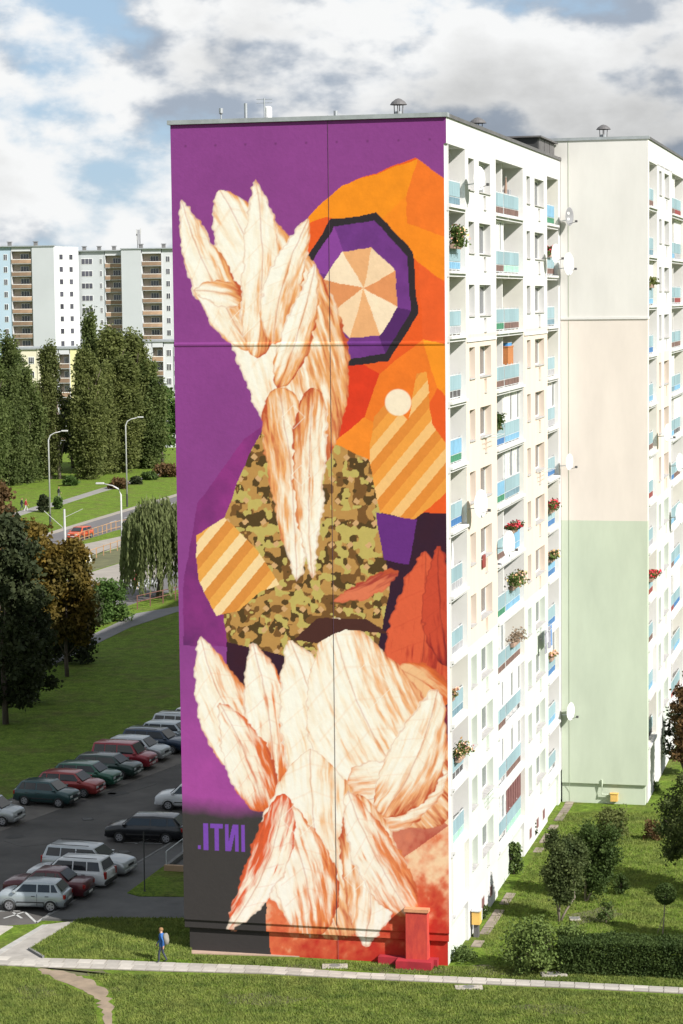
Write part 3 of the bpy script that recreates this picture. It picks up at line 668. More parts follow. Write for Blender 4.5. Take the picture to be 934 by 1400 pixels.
    V = np.stack([Xp, Yp, Zg], -1).reshape(-1, 3)
    idx = np.arange(NX * NZ).reshape(NZ, NX); F = np.stack([idx[:-1, :-1], idx[:-1, 1:], idx[1:, 1:], idx[1:, :-1]], -1).reshape(-1, 4)
    me = bpy.data.meshes.new('mural'); nF = len(F)
    me.vertices.add(len(V)); me.vertices.foreach_set('co', V.ravel().astype(np.float32)); me.loops.add(nF * 4); me.loops.foreach_set('vertex_index', F.ravel().astype(np.int32))
    me.polygons.add(nF); me.polygons.foreach_set('loop_start', np.arange(0, nF * 4, 4, dtype=np.int32)); me.update(calc_edges=True)
    at = me.color_attributes.new('paint', 'FLOAT_COLOR', 'POINT'); at.data.foreach_set('color', np.concatenate([np.clip(img, 0, 1).reshape(-1, 3) * MURAL_ALBEDO, np.ones((NX * NZ, 1))], 1).ravel().astype(np.float32))
    m = bpy.data.materials.new('mural_paint'); m.use_nodes = True; N = m.node_tree.nodes; L = m.node_tree.links; b = N['Principled BSDF']; b.inputs['Roughness'].default_value = .85; b.inputs['Specular IOR Level'].default_value = .25
    a = N.new('ShaderNodeVertexColor'); a.layer_name = 'paint'; L.new(a.outputs[0], b.inputs['Base Color'])
    tc = N.new('ShaderNodeTexCoord'); no = N.new('ShaderNodeTexNoise'); no.inputs['Scale'].default_value = 6; no.inputs['Detail'].default_value = 8; L.new(tc.outputs['Object'], no.inputs['Vector'])
    bp = N.new('ShaderNodeBump'); bp.inputs['Strength'].default_value = .5; bp.inputs['Distance'].default_value = .012; L.new(no.outputs['Fac'], bp.inputs['Height']); L.new(bp.outputs[0], b.inputs['Normal'])
    me.materials.append(m); o = ob('mural', me, bld); tag(o, 'colourful painted mural of leaves, pebbles and orange facets on purple')
MURAL_ALBEDO = .72
mural()

def red_buttress():
    RB = mat('buttress_red', (.50, .055, .03), .85, .25, 2.0, col2=(.36, .03, .025), stretch=(3, 1, 1)); CAP = mat('buttress_cap', (.48, .22, .11), .85, .15, 3); RD = mat('buttress_base', (.30, .012, .022), .85, .2, 2)
    o = MB().box(-1.95, -.98, -.34, .19, .28, 2.42).build('vent_shaft', RB, bld); bevel(o, .02)
    MB().box(-2.0, -.93, -.39, .005, 2.42, 2.56).build('shaft_cap', CAP, o)
    MB().box(-3.2, -.6, -.18, .19, -.1, .34).box(-2.3, -.75, -.75, -.181, -.1, .36).build('shaft_base', RD, o)
red_buttress()

# ------------------------------------------------------------------ the cream and green block joined behind it
XG, LG, HG, DZ = 4.85, 66.0, 37.38, 1.06
gb = empty('apartment_building', 'white block of flats with blank end wall painted cream above and pale green below', 'building', (CX, CY, 0), -YAW)
def green_block():
    r = gb; Y0 = LEN + .02
    cols = [('L', Y0 + .6, 38.2), ('N', 39.4, 40.8), ('W', 42.4, 45.3), ('L', 47.0, 55.2), ('N', 56.4, 57.6), ('W', 59.1, 62.3), ('L', 63.4, 67.6), ('N', 68.8, 70.2), ('W', 71.5, 74.5), ('L', 76, 84), ('N', 85.2, 86.5), ('W', 88, 91)]
    facade(r, cols, LG - .6, Y0 + .6, XG, DZ, 12, lambda k_: 0 if k_ >= 8 else (1 if k_ > 4 else 2), 36.0, z_base=2.9)
    MB().box(-6.5, XG - 1.45, Y0 + .62, Y0 + LG, -.3, HG - .25).build('wall', WHITE, r)
    e0 = Y0 - .06
    for z0, z1, m in ((27.45, HG - .2, CREAM), (16.1, 27.33, SAND), (1.15, 16.1, GREEN)):
        MB().box(.02 if z1 > 36.3 else .02, XG, e0, Y0 + .6, z0, z1).build('end_wall', m, r)
    MB().box(-6.4, .019, e0, Y0 + .6, HGT + .01, HG - .2).build('end_wall', CREAM, r)
    MB().box(.02, XG + .03, e0 - .05, Y0 + .59, 27.33, 27.45).build('stringcourse', LOGG, r)
    MB().box(.02, XG - .12, e0 + .14, Y0 + .61, -.3, 1.15).build('plinth', GREEN, r)
    MB().box(XG - 1.4, XG - .06, Y0 + .7, Y0 + LG, -.3, 2.9).build('basement_wall', WHITE, r)
    MB().box(XG - 1.449, XG, Y0 + .601, Y0 + LG, 36.0, HG - .2).build('parapet_band', WHITE, r)
    MB().box(-6.4, XG - .1, Y0 + .1, Y0 + LG, HG - .3, HG - .1).build('roof', ROOF, r)
    MB().box(-6.6, XG + .06, e0 - .06, e0 + .3, HG - .2, HG - .04).build('parapet_trim', TRIM, r)
    MB().box(XG - .2, XG + .07, e0 + .3, Y0 + LG, HG - .2, HG - .06).build('parapet_flashing', DTRIM, r)
    lows = ['bars', 'red', 'slate', 'red', 'blue', 'sky', 'brown', 'brown', 'grey', 'sky', 'brown', 'sky']
    for k_ in range(12):
        zf = F0 + FH * k_ + DZ
        for i, (kind, a, b) in enumerate(cols[:7]):
            if kind == 'L':
                sp = [(a + .02, b - .02)] if b - a < 6 else [(a + .02, (a + b) / 2 - .07), ((a + b) / 2 + .07, b - .02)]
                for j, (c, d) in enumerate(sp):
                    rail_thing(r, c, d, zf + .12, lows[(k_ * 5 + i + j * 3) % 12], x=XG - .25)
                    MB().box(XG - .42, XG + .1, c - .01, d + .01, zf, zf + .118).build('loggia_slab', WHITE, r)
                    if (k_ + i * 2 + j) % 4 == 1:
                        g_ = MB()
                        for q in range(6): y = c + .04 + (d - c - .08) * q / 5; g_.box(XG - .3, XG - .22, y - .03, y + .03, zf + 1.2, zf + 2.6)
                        g_.box(XG - .295, XG - .225, c, d, zf + 1.16, zf + 1.22); g_.box(XG - .295, XG - .225, c, d, zf + 2.55, zf + 2.61)
                        f = g_.build('loggia_glazing', UPVC, r); MB().box(XG - .275, XG - .262, c, d, zf + 1.2, zf + 2.6).build('pane', CURT, f)
                if b - a > 6: MB().box(XG - 1.3, XG - .3, (a + b) / 2 - .07, (a + b) / 2 + .07, zf + .12, zf + 2.63).build('loggia_partition', LOGG, r)
            else:
                w = window_thing(r, XG - .30, a + .02, b - .02, zf + .92, zf + 2.28, False, 1 if kind == 'N' else 2); MB().box(XG - .3, XG + .06, a + .03, b - .03, zf + .885, zf + .935).build('sill', SILL, w)
    # gas pipe and lightning rod on the green wall
    MB().tube([(.45, e0 - .012, HG), (.45, e0 - .012, 1.2), (.45, e0 + .12, .6), (.45, e0 + .12, 0)], .01, 6).build('lightning_conductor', mat('green_cable', (.34, .40, .28), .8), r)
    MB().tube([(2.3, e0 - .05, 1.4), (2.3, e0 - .02, 1.1), (2.3, e0 - .02, .55), (3.1, e0 - .02, .55)], .045, 8).build('gas_pipe', GREEN, r)
    YB = mat('gas_box_yellow', (.62, .38, .10), .7, .12, 3)
    b = MB().box(2.8, 3.2, e0 - .2, e0 + .12, .2, .62).build('gas_cabinet', YB, r); MB().box(2.76, 3.24, e0 - .23, e0 + .12, .62, .65).build('lid', YB, b)
green_block()
b_ = MB().box(.02, .38, 4.7, 5.2, .6, 1.2).build('gas_cabinet', mat('gas_box_yellow', (.62, .38, .10)), bld); MB().box(0, .41, 4.66, 5.24, 1.2, 1.24).build('lid', STEEL, b_); MB().box(.08, .3, 4.8, 5.1, -.1, .6).build('stand', DTRIM, b_)
# ------------------------------------------------------------------ vegetation
def leafmat(name, c1, c2, scale=.6, trans=.3): return mat(name, c1, .75, .3, scale, col2=c2, trans=trans, rnd=.12, detail=4, spec=.3)
LV = {'poplar': leafmat('poplar_leaf', (.062, .092, .024), (.155, .19, .058), .35, .5), 'olive': leafmat('olive_leaf', (.080, .10, .028), (.19, .21, .064), .35, .5), 'green': leafmat('green_leaf', (.042, .085, .016), (.10, .165, .036), .5, .4),
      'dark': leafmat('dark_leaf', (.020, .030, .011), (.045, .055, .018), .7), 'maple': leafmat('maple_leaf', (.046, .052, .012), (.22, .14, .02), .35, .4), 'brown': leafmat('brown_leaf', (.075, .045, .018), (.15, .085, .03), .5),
      'willow': leafmat('willow_leaf', (.11, .14, .045), (.22, .25, .10), .6, .4), 'hedge': leafmat('hedge_leaf', (.032, .060, .012), (.080, .120, .026), 1.2, .4), 'lilac': leafmat('lilac_leaf', (.07, .11, .022), (.15, .20, .05), 1.2),
      'shrub': leafmat('shrub_leaf', (.038, .060, .016), (.115, .140, .044), 1.3, .4), 'weed': leafmat('weed_leaf', (.05, .085, .02), (.12, .17, .04), 1.5)}
BARK = mat('bark', (.085, .065, .05), .95, .3, 3, .02, 10); BARKL = mat('pale_bark', (.22, .18, .145), .95, .3, 3, .02, 10)

def leaf_mesh(name, pts, size, m, droop=0.0):
    n = len(pts); pts = np.asarray(pts, float)
    a = RNG.normal(size=(n, 3)); a /= np.linalg.norm(a, axis=1)[:, None]; b = RNG.normal(size=(n, 3)); b -= (b * a).sum(1)[:, None] * a; b /= np.linalg.norm(b, axis=1)[:, None]
    s = size * RNG.uniform(.6, 1.3, n)[:, None]
    if droop: b = np.tile([0, 0, -1.0], (n, 1)) + RNG.normal(0, .18, (n, 3)); a = RNG.normal(size=(n, 3)); a[:, 2] = 0; a /= np.linalg.norm(a, axis=1)[:, None]
    V = np.stack([pts - a * s * .42, pts - b * s * (.62 if not droop else droop), pts + a * s * .42, pts + b * s * (.62 if not droop else droop)], 1)
    me = bpy.data.meshes.new(name); me.vertices.add(n * 4); me.vertices.foreach_set('co', V.ravel()); me.loops.add(n * 4); me.loops.foreach_set('vertex_index', np.arange(n * 4, dtype=np.int32))
    me.polygons.add(n); me.polygons.foreach_set('loop_start', np.arange(0, n * 4, 4, dtype=np.int32)); me.materials.append(m); me.update(calc_edges=True)
    return me
def blob_pts(blobs, n, lo=.55):
    """points in a shell of each blob (cx,cy,cz,rx,ry,rz); shares by volume"""
    w = np.array([b[3] * b[4] + b[3] * b[5] for b in blobs]); w = w / w.sum(); out = []
    for b, q in zip(blobs, w):
        k_ = max(6, int(n * q))
        if lo >= .75:
            d = RNG.normal(size=(k_, 3)); d /= np.linalg.norm(d, axis=1)[:, None]; d *= (RNG.uniform(lo, 1.0, k_) ** .6)[:, None]
        else: d = np.clip(RNG.normal(size=(k_, 3)) * .52, -1.25, 1.25)
        out.append(np.array(b[:3]) + d * np.array(b[3:6]))
    return np.concatenate(out)
LOWC = .26
def crown_blobs(kind, h, w):
    bl = []
    if kind == 'poplar':
        for i in range(90):
            t = random.random() ** .9; z = h * (.07 + .92 * t); rr = w * .5 * (math.sin(math.pi * (.10 + .82 * t)) ** .55) * random.uniform(.2, .95); a = random.uniform(0, 6.28)
            s = w * (.13 + .10 * (1 - t)) * random.uniform(.7, 1.2); bl.append((rr * math.cos(a), rr * math.sin(a), z, s, s, s * 2.1))
    elif kind == 'round':
        for i in range(95):
            a, t = random.uniform(0, 6.28), random.random(); z = h * (LOWC + (.96 - LOWC) * t); rr = w * .5 * math.sqrt(max(.05, 1 - (2 * t - .85) ** 2 / 1.5)) * random.uniform(.25, .88)
            s = w * random.uniform(.07, .15); bl.append((rr * math.cos(a), rr * math.sin(a), z, s, s, s * .8))
    elif kind == 'bush':
        for i in range(44):
            a, t = random.uniform(0, 6.28), random.random(); z = h * (.12 + .76 * t); rr = w * .5 * math.sqrt(max(.05, 1 - (t - .3) ** 2 * 1.6)) * random.uniform(.2, .8)
            s = w * random.uniform(.12, .2); bl.append((rr * math.cos(a), rr * math.sin(a), z, s, s, min(s, h * .2)))
    return bl
def trunk_mb(h, r, limbs=5, spread=1.5, top=.8):
    m = MB(); pts = [(0, 0, -.1)]; x = y = 0
    for i in range(1, 6): x += random.gauss(0, r * .35); y += random.gauss(0, r * .35); pts.append((x, y, h * top * i / 5))
    m.tube(pts, [r * (1.15 - .17 * i) for i in range(6)], 8)
    for i in range(limbs):
        a = random.uniform(0, 6.28); k_ = random.randint(1, 4); p = Vector(pts[k_]); q = p + Vector((math.cos(a) * spread * .5, math.sin(a) * spread * .5, h * .12)); e = q + Vector((math.cos(a) * spread * .4, math.sin(a) * spread * .4, h * .12))
        m.tube([p, q, e], [r * .45, r * .3, r * .1], 6)
    return m
TREE_CACHE = {}
def tree(name, label, cat, loc, h, w, kind, leaf, n, size, tr=.25, group=None, bark=None, variant=0, trunk_top=.8):
    key = (kind, leaf, variant, round(size, 2))
    if key not in TREE_CACHE:
        TREE_CACHE[key] = (leaf_mesh('crown', blob_pts(crown_blobs(kind, h, w), n), size, LV[leaf]), trunk_mb(h, tr, 6, w * .4, trunk_top).mesh('trunk', bark or BARK, True), h, w)
    cm, tm, h0, w0 = TREE_CACHE[key]
    t = empty(name, label, cat, loc, random.uniform(0, 6.28), group); t.scale = (w / w0, w / w0, h / h0)
    ob('trunk', tm, t); ob('crown', cm, t); return t
def px_tree(px, base_y, top_y, wpx, **k_):
    b = G(px, base_y); h = AT(px, top_y, b.y).z; w = wpx * b.y / FPX
    return dict(loc=b, h=h, w=w)
# row of poplars beyond the road
pops = [(-12, 668, 462, 40, 'poplar'), (12, 664, 463, 38, 'poplar'), (38, 660, 508, 34, 'poplar'), (69, 655, 474, 27, 'olive'), (121, 655, 484, 36, 'olive'), (128, 641, 436, 30, 'poplar'), (156, 643, 452, 38, 'olive'), (184, 640, 461, 40, 'olive'), (204, 640, 500, 36, 'poplar'), (24, 652, 482, 36, 'poplar'), (52, 648, 525, 34, 'poplar'), (142, 648, 500, 34, 'olive'), (170, 646, 490, 36, 'olive')]
for i, (px, by, ty, wp, lf) in enumerate(pops):
    q = px_tree(px, by, ty, wp * 1.35); tree('poplar_tree', 'tallest poplar of the row, reaching above the yellow gable' if i == 5 else 'slim olive poplar standing by the dead brown trunk' if i == 3 else 'tall narrow dark green poplar in the row beyond the road' if lf == 'poplar' else 'tall narrow olive green poplar in the row beyond the road', 'tree', kind='poplar', leaf=lf, n=22000, size=.34, tr=.3, group='poplars beyond the road' if lf == 'poplar' else 'olive poplars beyond the road', variant=i % 3, **q)
q = px_tree(222, 632, 528, 52); tree('broadleaf_tree', 'rounded mid green tree beyond the road beside the painted wall', 'tree', kind='round', leaf='green', n=9000, size=.5, tr=.3, **q)
q = px_tree(236, 610, 496, 48); tree('broadleaf_tree', 'brownish autumn tree rising behind the rounded green tree', 'tree', kind='round', leaf='brown', n=6000, size=.5, tr=.3, **q)
q = px_tree(100, 640, 545, 46); tree('broadleaf_tree', 'dark rounded tree tucked in between the tall poplars', 'tree', kind='round', leaf='dark', n=6000, size=.5, tr=.3, **q)
q = px_tree(170, 628, 560, 60); tree('broadleaf_tree', 'broad dark tree behind the olive poplars', 'tree', kind='round', leaf='poplar', n=7000, size=.5, tr=.3, **q)
t = empty('dead_tree', 'bare dead brown trunk between the poplars', 'tree', G(82, 655)); h = AT(82, 545, t.location.y).z; trunk_mb(h, .28, 9, 1.6, 1.0).build('trunk', BARKL, t, smooth=True)
for i, (px, by, ty, wp, lab, lf) in enumerate([(60, 700, 677, 17, 'small clipped dark bush beside the hillside path', 'dark'), (79, 696, 680, 13, 'small green bush next to the walker on the hillside path', 'green'), (163, 668, 654, 30, 'low brownish bush above the hillside path', 'brown'), (186, 662, 652, 18, 'small dark bush beside the hillside path', 'dark'), (205, 656, 645, 22, 'low rounded bush uphill beside the path', 'hedge'), (228, 652, 634, 40, 'reddish brown hedge bush by the upper lawn', 'brown'), (96, 664, 652, 22, 'low green bush at the feet of the poplars', 'green')]):
    q = px_tree(px, by, ty, wp); tree('bush', lab, 'bush', kind='bush', leaf=lf, n=1400, size=.4, tr=.08, variant=20 + i, **q)

# nearer trees at the left, willow and bush by the side road
q = px_tree(92, 925, 738, 100); tree('maple_tree', 'maple turning yellow, standing on the shaded lawn', 'tree', kind='round', leaf='maple', n=15000, size=.28, tr=.16, variant=30, trunk_top=.7, **q)
q = px_tree(44, 922, 712, 96); tree('maple_tree', 'taller maple with yellow top beside the lawn path', 'tree', kind='round', leaf='maple', n=13000, size=.30, tr=.16, variant=31, trunk_top=.7, **q)
LOWC = .10
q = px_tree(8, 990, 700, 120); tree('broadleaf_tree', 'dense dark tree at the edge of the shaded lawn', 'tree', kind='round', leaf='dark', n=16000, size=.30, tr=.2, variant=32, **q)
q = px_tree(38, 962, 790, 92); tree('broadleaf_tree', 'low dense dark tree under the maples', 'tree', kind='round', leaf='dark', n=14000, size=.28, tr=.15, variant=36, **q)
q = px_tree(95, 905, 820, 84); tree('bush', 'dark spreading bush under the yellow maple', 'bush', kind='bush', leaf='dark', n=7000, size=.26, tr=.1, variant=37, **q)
LOWC = .26
q = px_tree(-5, 880, 655, 90); tree('broadleaf_tree', 'reddish brown tree behind the dark tree on the lawn', 'tree', kind='round', leaf='brown', n=9000, size=.32, tr=.2, variant=33, **q)
q = px_tree(148, 850, 795, 62); tree('bush', 'big round bush where the lawn path meets the side road', 'bush', kind='bush', leaf='green', n=6000, size=.22, tr=.1, variant=34, **q)
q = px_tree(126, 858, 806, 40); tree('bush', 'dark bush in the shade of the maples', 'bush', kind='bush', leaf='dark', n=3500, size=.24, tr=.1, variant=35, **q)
def willow(loc, h, w):
    t = empty('willow_tree', 'weeping willow with hanging grey green strands beside the road', 'tree', loc)
    trunk_mb(h, .3, 7, w * .3, .75).build('trunk', BARK, t, smooth=True)
    P = []
    for i in range(480):
        a = random.uniform(0, 6.28); r = w * .5 * math.sqrt(random.random()); ztop = h * (1 - .28 * (r / (w * .5)) ** 2) * random.uniform(.86, 1.0); L = random.uniform(.25, .72) * h * (.5 + .6 * r / (w * .5)); L = min(L, ztop - .6)
        for k_ in range(int(L / .13)):
            f = k_ * .13 / L; rr = r + .5 * f * (1 - .3 * f); P.append((rr * math.cos(a) + random.gauss(0, .06), rr * math.sin(a) + random.gauss(0, .06), ztop - f * L))
    ob('crown', leaf_mesh('crown', P, .20, LV['willow'], droop=1.3), t)
b = G(217, 818); willow(b, AT(217, 676, b.y).z, 96 * b.y / FPX)

# garden on the right: hedges, shrubs, ball tree
def box_plant(name, label, cat, pts, h, n, size, leaf, lump=.18, trim=False):
    """hedge along a ground polyline of (point, width)"""
    t = empty(name, label, cat, (pts[0][0].x, pts[0][0].y, 0)); P = []; o0 = Vector((pts[0][0].x, pts[0][0].y, 0))
    L = [(pts[i + 1][0] - pts[i][0]).length for i in range(len(pts) - 1)]
    for i in range(n):
        k_ = random.choices(range(len(L)), L)[0]; u = random.random(); c = pts[k_][0].lerp(pts[k_ + 1][0], u); w = pts[k_][1] * (1 - u) + pts[k_ + 1][1] * u
        d = (pts[k_ + 1][0] - pts[k_][0]).normalized(); nn = Vector((-d.y, d.x, 0)); hh = h * (1 + lump * (math.sin(c.x * 2.3) * .5 + math.sin(c.x * 5.1 + 1) * .3))
        f = random.random()
        if f < .42: q = c + nn * random.uniform(-.5, .5) * w + Vector((0, 0, hh * random.uniform(.9, 1.0)))
        elif f < .84: q = c + nn * random.choice((-.5, .5)) * w * random.uniform(.85, 1.02) + Vector((0, 0, hh * random.uniform(.02, 1)))
        else: q = c + nn * random.uniform(-.45, .45) * w + Vector((0, 0, hh * random.uniform(.2, .9)))
        q += Vector((random.gauss(0, .05), random.gauss(0, .05), random.gauss(0, .04))); P.append(q - o0)
    ob('foliage', leaf_mesh('foliage', P, size, LV[leaf]), t)
    m = MB()
    for k_ in range(len(L)):
        for j in range(int(L[k_] / .45) + 1):
            c = pts[k_][0].lerp(pts[k_ + 1][0], j * .45 / L[k_]) - o0
            m.tube([(c.x, c.y, -.05), (c.x + random.gauss(0, .1), c.y + random.gauss(0, .1), h * .5), (c.x + random.gauss(0, .2), c.y + random.gauss(0, .2), h * .9)], [.03, .02, .008], 5)
    m.build('stems', BARK, t)
box_plant('hedge', 'clipped dark green hedge along the footpath', 'hedge', [(G(765, 1326), 1.5), (G(860, 1328), 1.6), (G(990, 1334), 1.7)], 1.42, 40000, .08, 'hedge', .05)
def bushy(name, label, cat, px, base_y, top_y, wpx, leaf, n, size, kind='bush', bark=None, stems=0, variant=0, tr=.05, top=.6):
    q = px_tree(px, base_y, top_y, wpx); return tree(name, label, cat, kind=kind, leaf=leaf, n=n, size=size, tr=tr, variant=variant, bark=bark, trunk_top=top, **q)
bushy('shrub', 'bright green leafy shrub at the end of the clipped hedge', 'shrub', 727, 1328, 1256, 84, 'lilac', 5200, .12, variant=50)
bushy('shrub', 'leafy shrub rising out of the clipped hedge beside the bright green shrub', 'shrub', 782, 1322, 1262, 60, 'lilac', 2600, .11, variant=51)
def shrub_tree(label, base, crown_c, rx, rz, n, leaf='shrub'):
    rx *= .92
    b = G(*base); t = empty('garden_tree', label, 'tree', b); c = AT(crown_c[0], crown_c[1], b.y + .3) - b
    bl = []
    for i in range(44):
        d = Vector((random.gauss(0, 1), random.gauss(0, 1), random.gauss(0, 1))).normalized() * random.uniform(.2, .85); s = rx * random.uniform(.22, .36); bl.append((c.x + d.x * rx, c.y + d.y * rx, c.z + d.z * rz, s, s, s * 1.1))
    ob('crown', leaf_mesh('crown', blob_pts(bl, n, .5), .11, LV[leaf]), t)
    m = MB(); m.tube([(0, 0, -.05), (.04, .02, .7), (c.x * .4 + .1, 0, c.z * .6), (c.x, c.y * .6, c.z)], [.06, .05, .04, .02], 7)
    m.tube([(0.05, 0, -.05), (.35, .1, .5), (.75, .1, 1.1), (c.x + .4, c.y, c.z + .2)], [.06, .05, .04, .02], 7); m.tube([(-.03, 0, .3), (c.x - .4, 0, c.z * .8), (c.x - .5, c.y, c.z + .3)], [.04, .03, .01], 6)
    m.build('trunk', BARKL, t, smooth=True)
shrub_tree('multi-stemmed garden tree with forked pale trunk above the hedge', (764, 1260), (769, 1184), 1.25, 1.95, 19000)
shrub_tree('denser garden tree right behind the fork-trunked one', (800, 1232), (814, 1172), 1.35, 1.9, 19000, 'hedge')
bushy('shrub', 'rounded olive shrub near the yellow gas box on the green wall', 'shrub', 838, 1150, 1103, 52, 'olive', 3600, .13, variant=52)
bushy('shrub', 'sparse brownish shrub in the middle of the garden', 'shrub', 893, 1148, 1122, 34, 'brown', 700, .12, variant=53)
bushy('shrub', 'thin young sapling shrub behind the clipped hedge', 'shrub', 829, 1262, 1228, 28, 'weed', 420, .10, variant=54)
bushy('shrub', 'low green shrub beside the denser garden tree', 'shrub', 850, 1222, 1196, 26, 'hedge', 800, .10, variant=55)
def ball_tree():
    b = G(906, 1277); t = empty('ball_tree', 'small tree clipped into a ball on a thin trunk', 'tree', b); c = AT(910, 1222, b.y) - b
    ob('crown', leaf_mesh('crown', blob_pts([(c.x, c.y, c.z, .50, .50, .5), (c.x, c.y, c.z, .42, .42, .42)], 2600, .8), .07, LV['hedge']), t)
    MB().tube([(0, 0, -.05), (.05, 0, .6), (c.x, c.y, c.z)], [.035, .03, .02], 6).build('trunk', BARKL, t); MB().tube([(-.25, 0, 0), (0, 0, .75)], .015, 5).build('stake', BARKL, t)
ball_tree()
bushy('broadleaf_tree', 'leafy dark tree at the far end of the garden', 'tree', 942, 1215, 1055, 96, 'shrub', 9000, .13, 'round', variant=56, tr=.1)
bushy('broadleaf_tree', 'tall autumn tree in front of the far balconies', 'tree', 945, 1092, 905, 60, 'brown', 7000, .16, 'round', variant=57, tr=.14)
bushy('broadleaf_tree', 'dark tree shading the walk along the far facade', 'tree', 940, 1060, 960, 70, 'dark', 6000, .16, 'round', variant=58, tr=.14)
bushy('broadleaf_tree', 'broad garden tree throwing shade over the lawn', 'tree', 1030, 1235, 1060, 120, 'shrub', 9000, .15, 'round', variant=59, tr=.14)
bushy('broadleaf_tree', 'leaning broad tree beyond the hedge', 'tree', 1090, 1320, 1110, 130, 'shrub', 9000, .15, 'round', variant=60, tr=.14)
bushy('shrub', 'spreading vine shrub under the low balcony of the white block', 'shrub', 703, 1195, 1150, 30, 'weed', 1500, .13, variant=61)
bushy('shrub', 'narrow climbing shrub against the white facade', 'shrub', 728, 1148, 1118, 14, 'hedge', 700, .12, variant=62)
bushy('weed_clump', 'low weeds at the corner of the painted block', 'weeds', 634, 1314, 1294, 40, 'weed', 900, .09, variant=63, tr=.01)
bushy('weed_clump', 'weeds at the corner of the green wall', 'weeds', 893, 1080, 1068, 22, 'weed', 400, .11, variant=64, tr=.01)
bushy('shrub', 'tuft of weeds on the slabs by the basement windows', 'shrub', 664, 1256, 1236, 14, 'weed', 350, .09, variant=65, tr=.01)
# ------------------------------------------------------------------ cars
TYRE = mat('tyre', (.018, .018, .018), .9, .2, 10); RIM = mat('rim', (.38, .38, .40), .35, .15, 8, metal=.7); CGLASS = mat('car_glass', (.018, .022, .026), .05, .3, 1, spec=.6); TRIMB = mat('black_trim', (.02, .02, .021), .6, .2, 5)
LAMP = mat('headlamp', (.55, .57, .58), .12, .15, 6, spec=1); TAIL = mat('tail_lamp', (.30, .015, .012), .2, .2, 6); PLATE = mat('number_plate', (.6, .6, .58), .5, .1, 4)
def paint(name, c, metal=.35): return mat('car_paint_' + name, c, .32, .06, 1.5, metal=metal, coat=.5)
PAINTS = {'silver': paint('silver', (.40, .42, .43), .6), 'white': paint('white', (.56, .57, .58), .0), 'teal': paint('teal', (.022, .060, .062)), 'red': paint('red', (.27, .03, .028)), 'green': paint('green', (.016, .090, .055)), 'dkgreen': paint('dark_green', (.018, .042, .035)),
          'crimson': paint('crimson', (.26, .016, .028)), 'blue': paint('dark_blue', (.016, .032, .062)), 'black': paint('black', (.010, .011, .014)), 'maroon': paint('maroon', (.085, .012, .018)), 'orange': paint('orange', (.55, .09, .03)), 'pale': paint('pale_blue_silver', (.36, .40, .42), .5)}
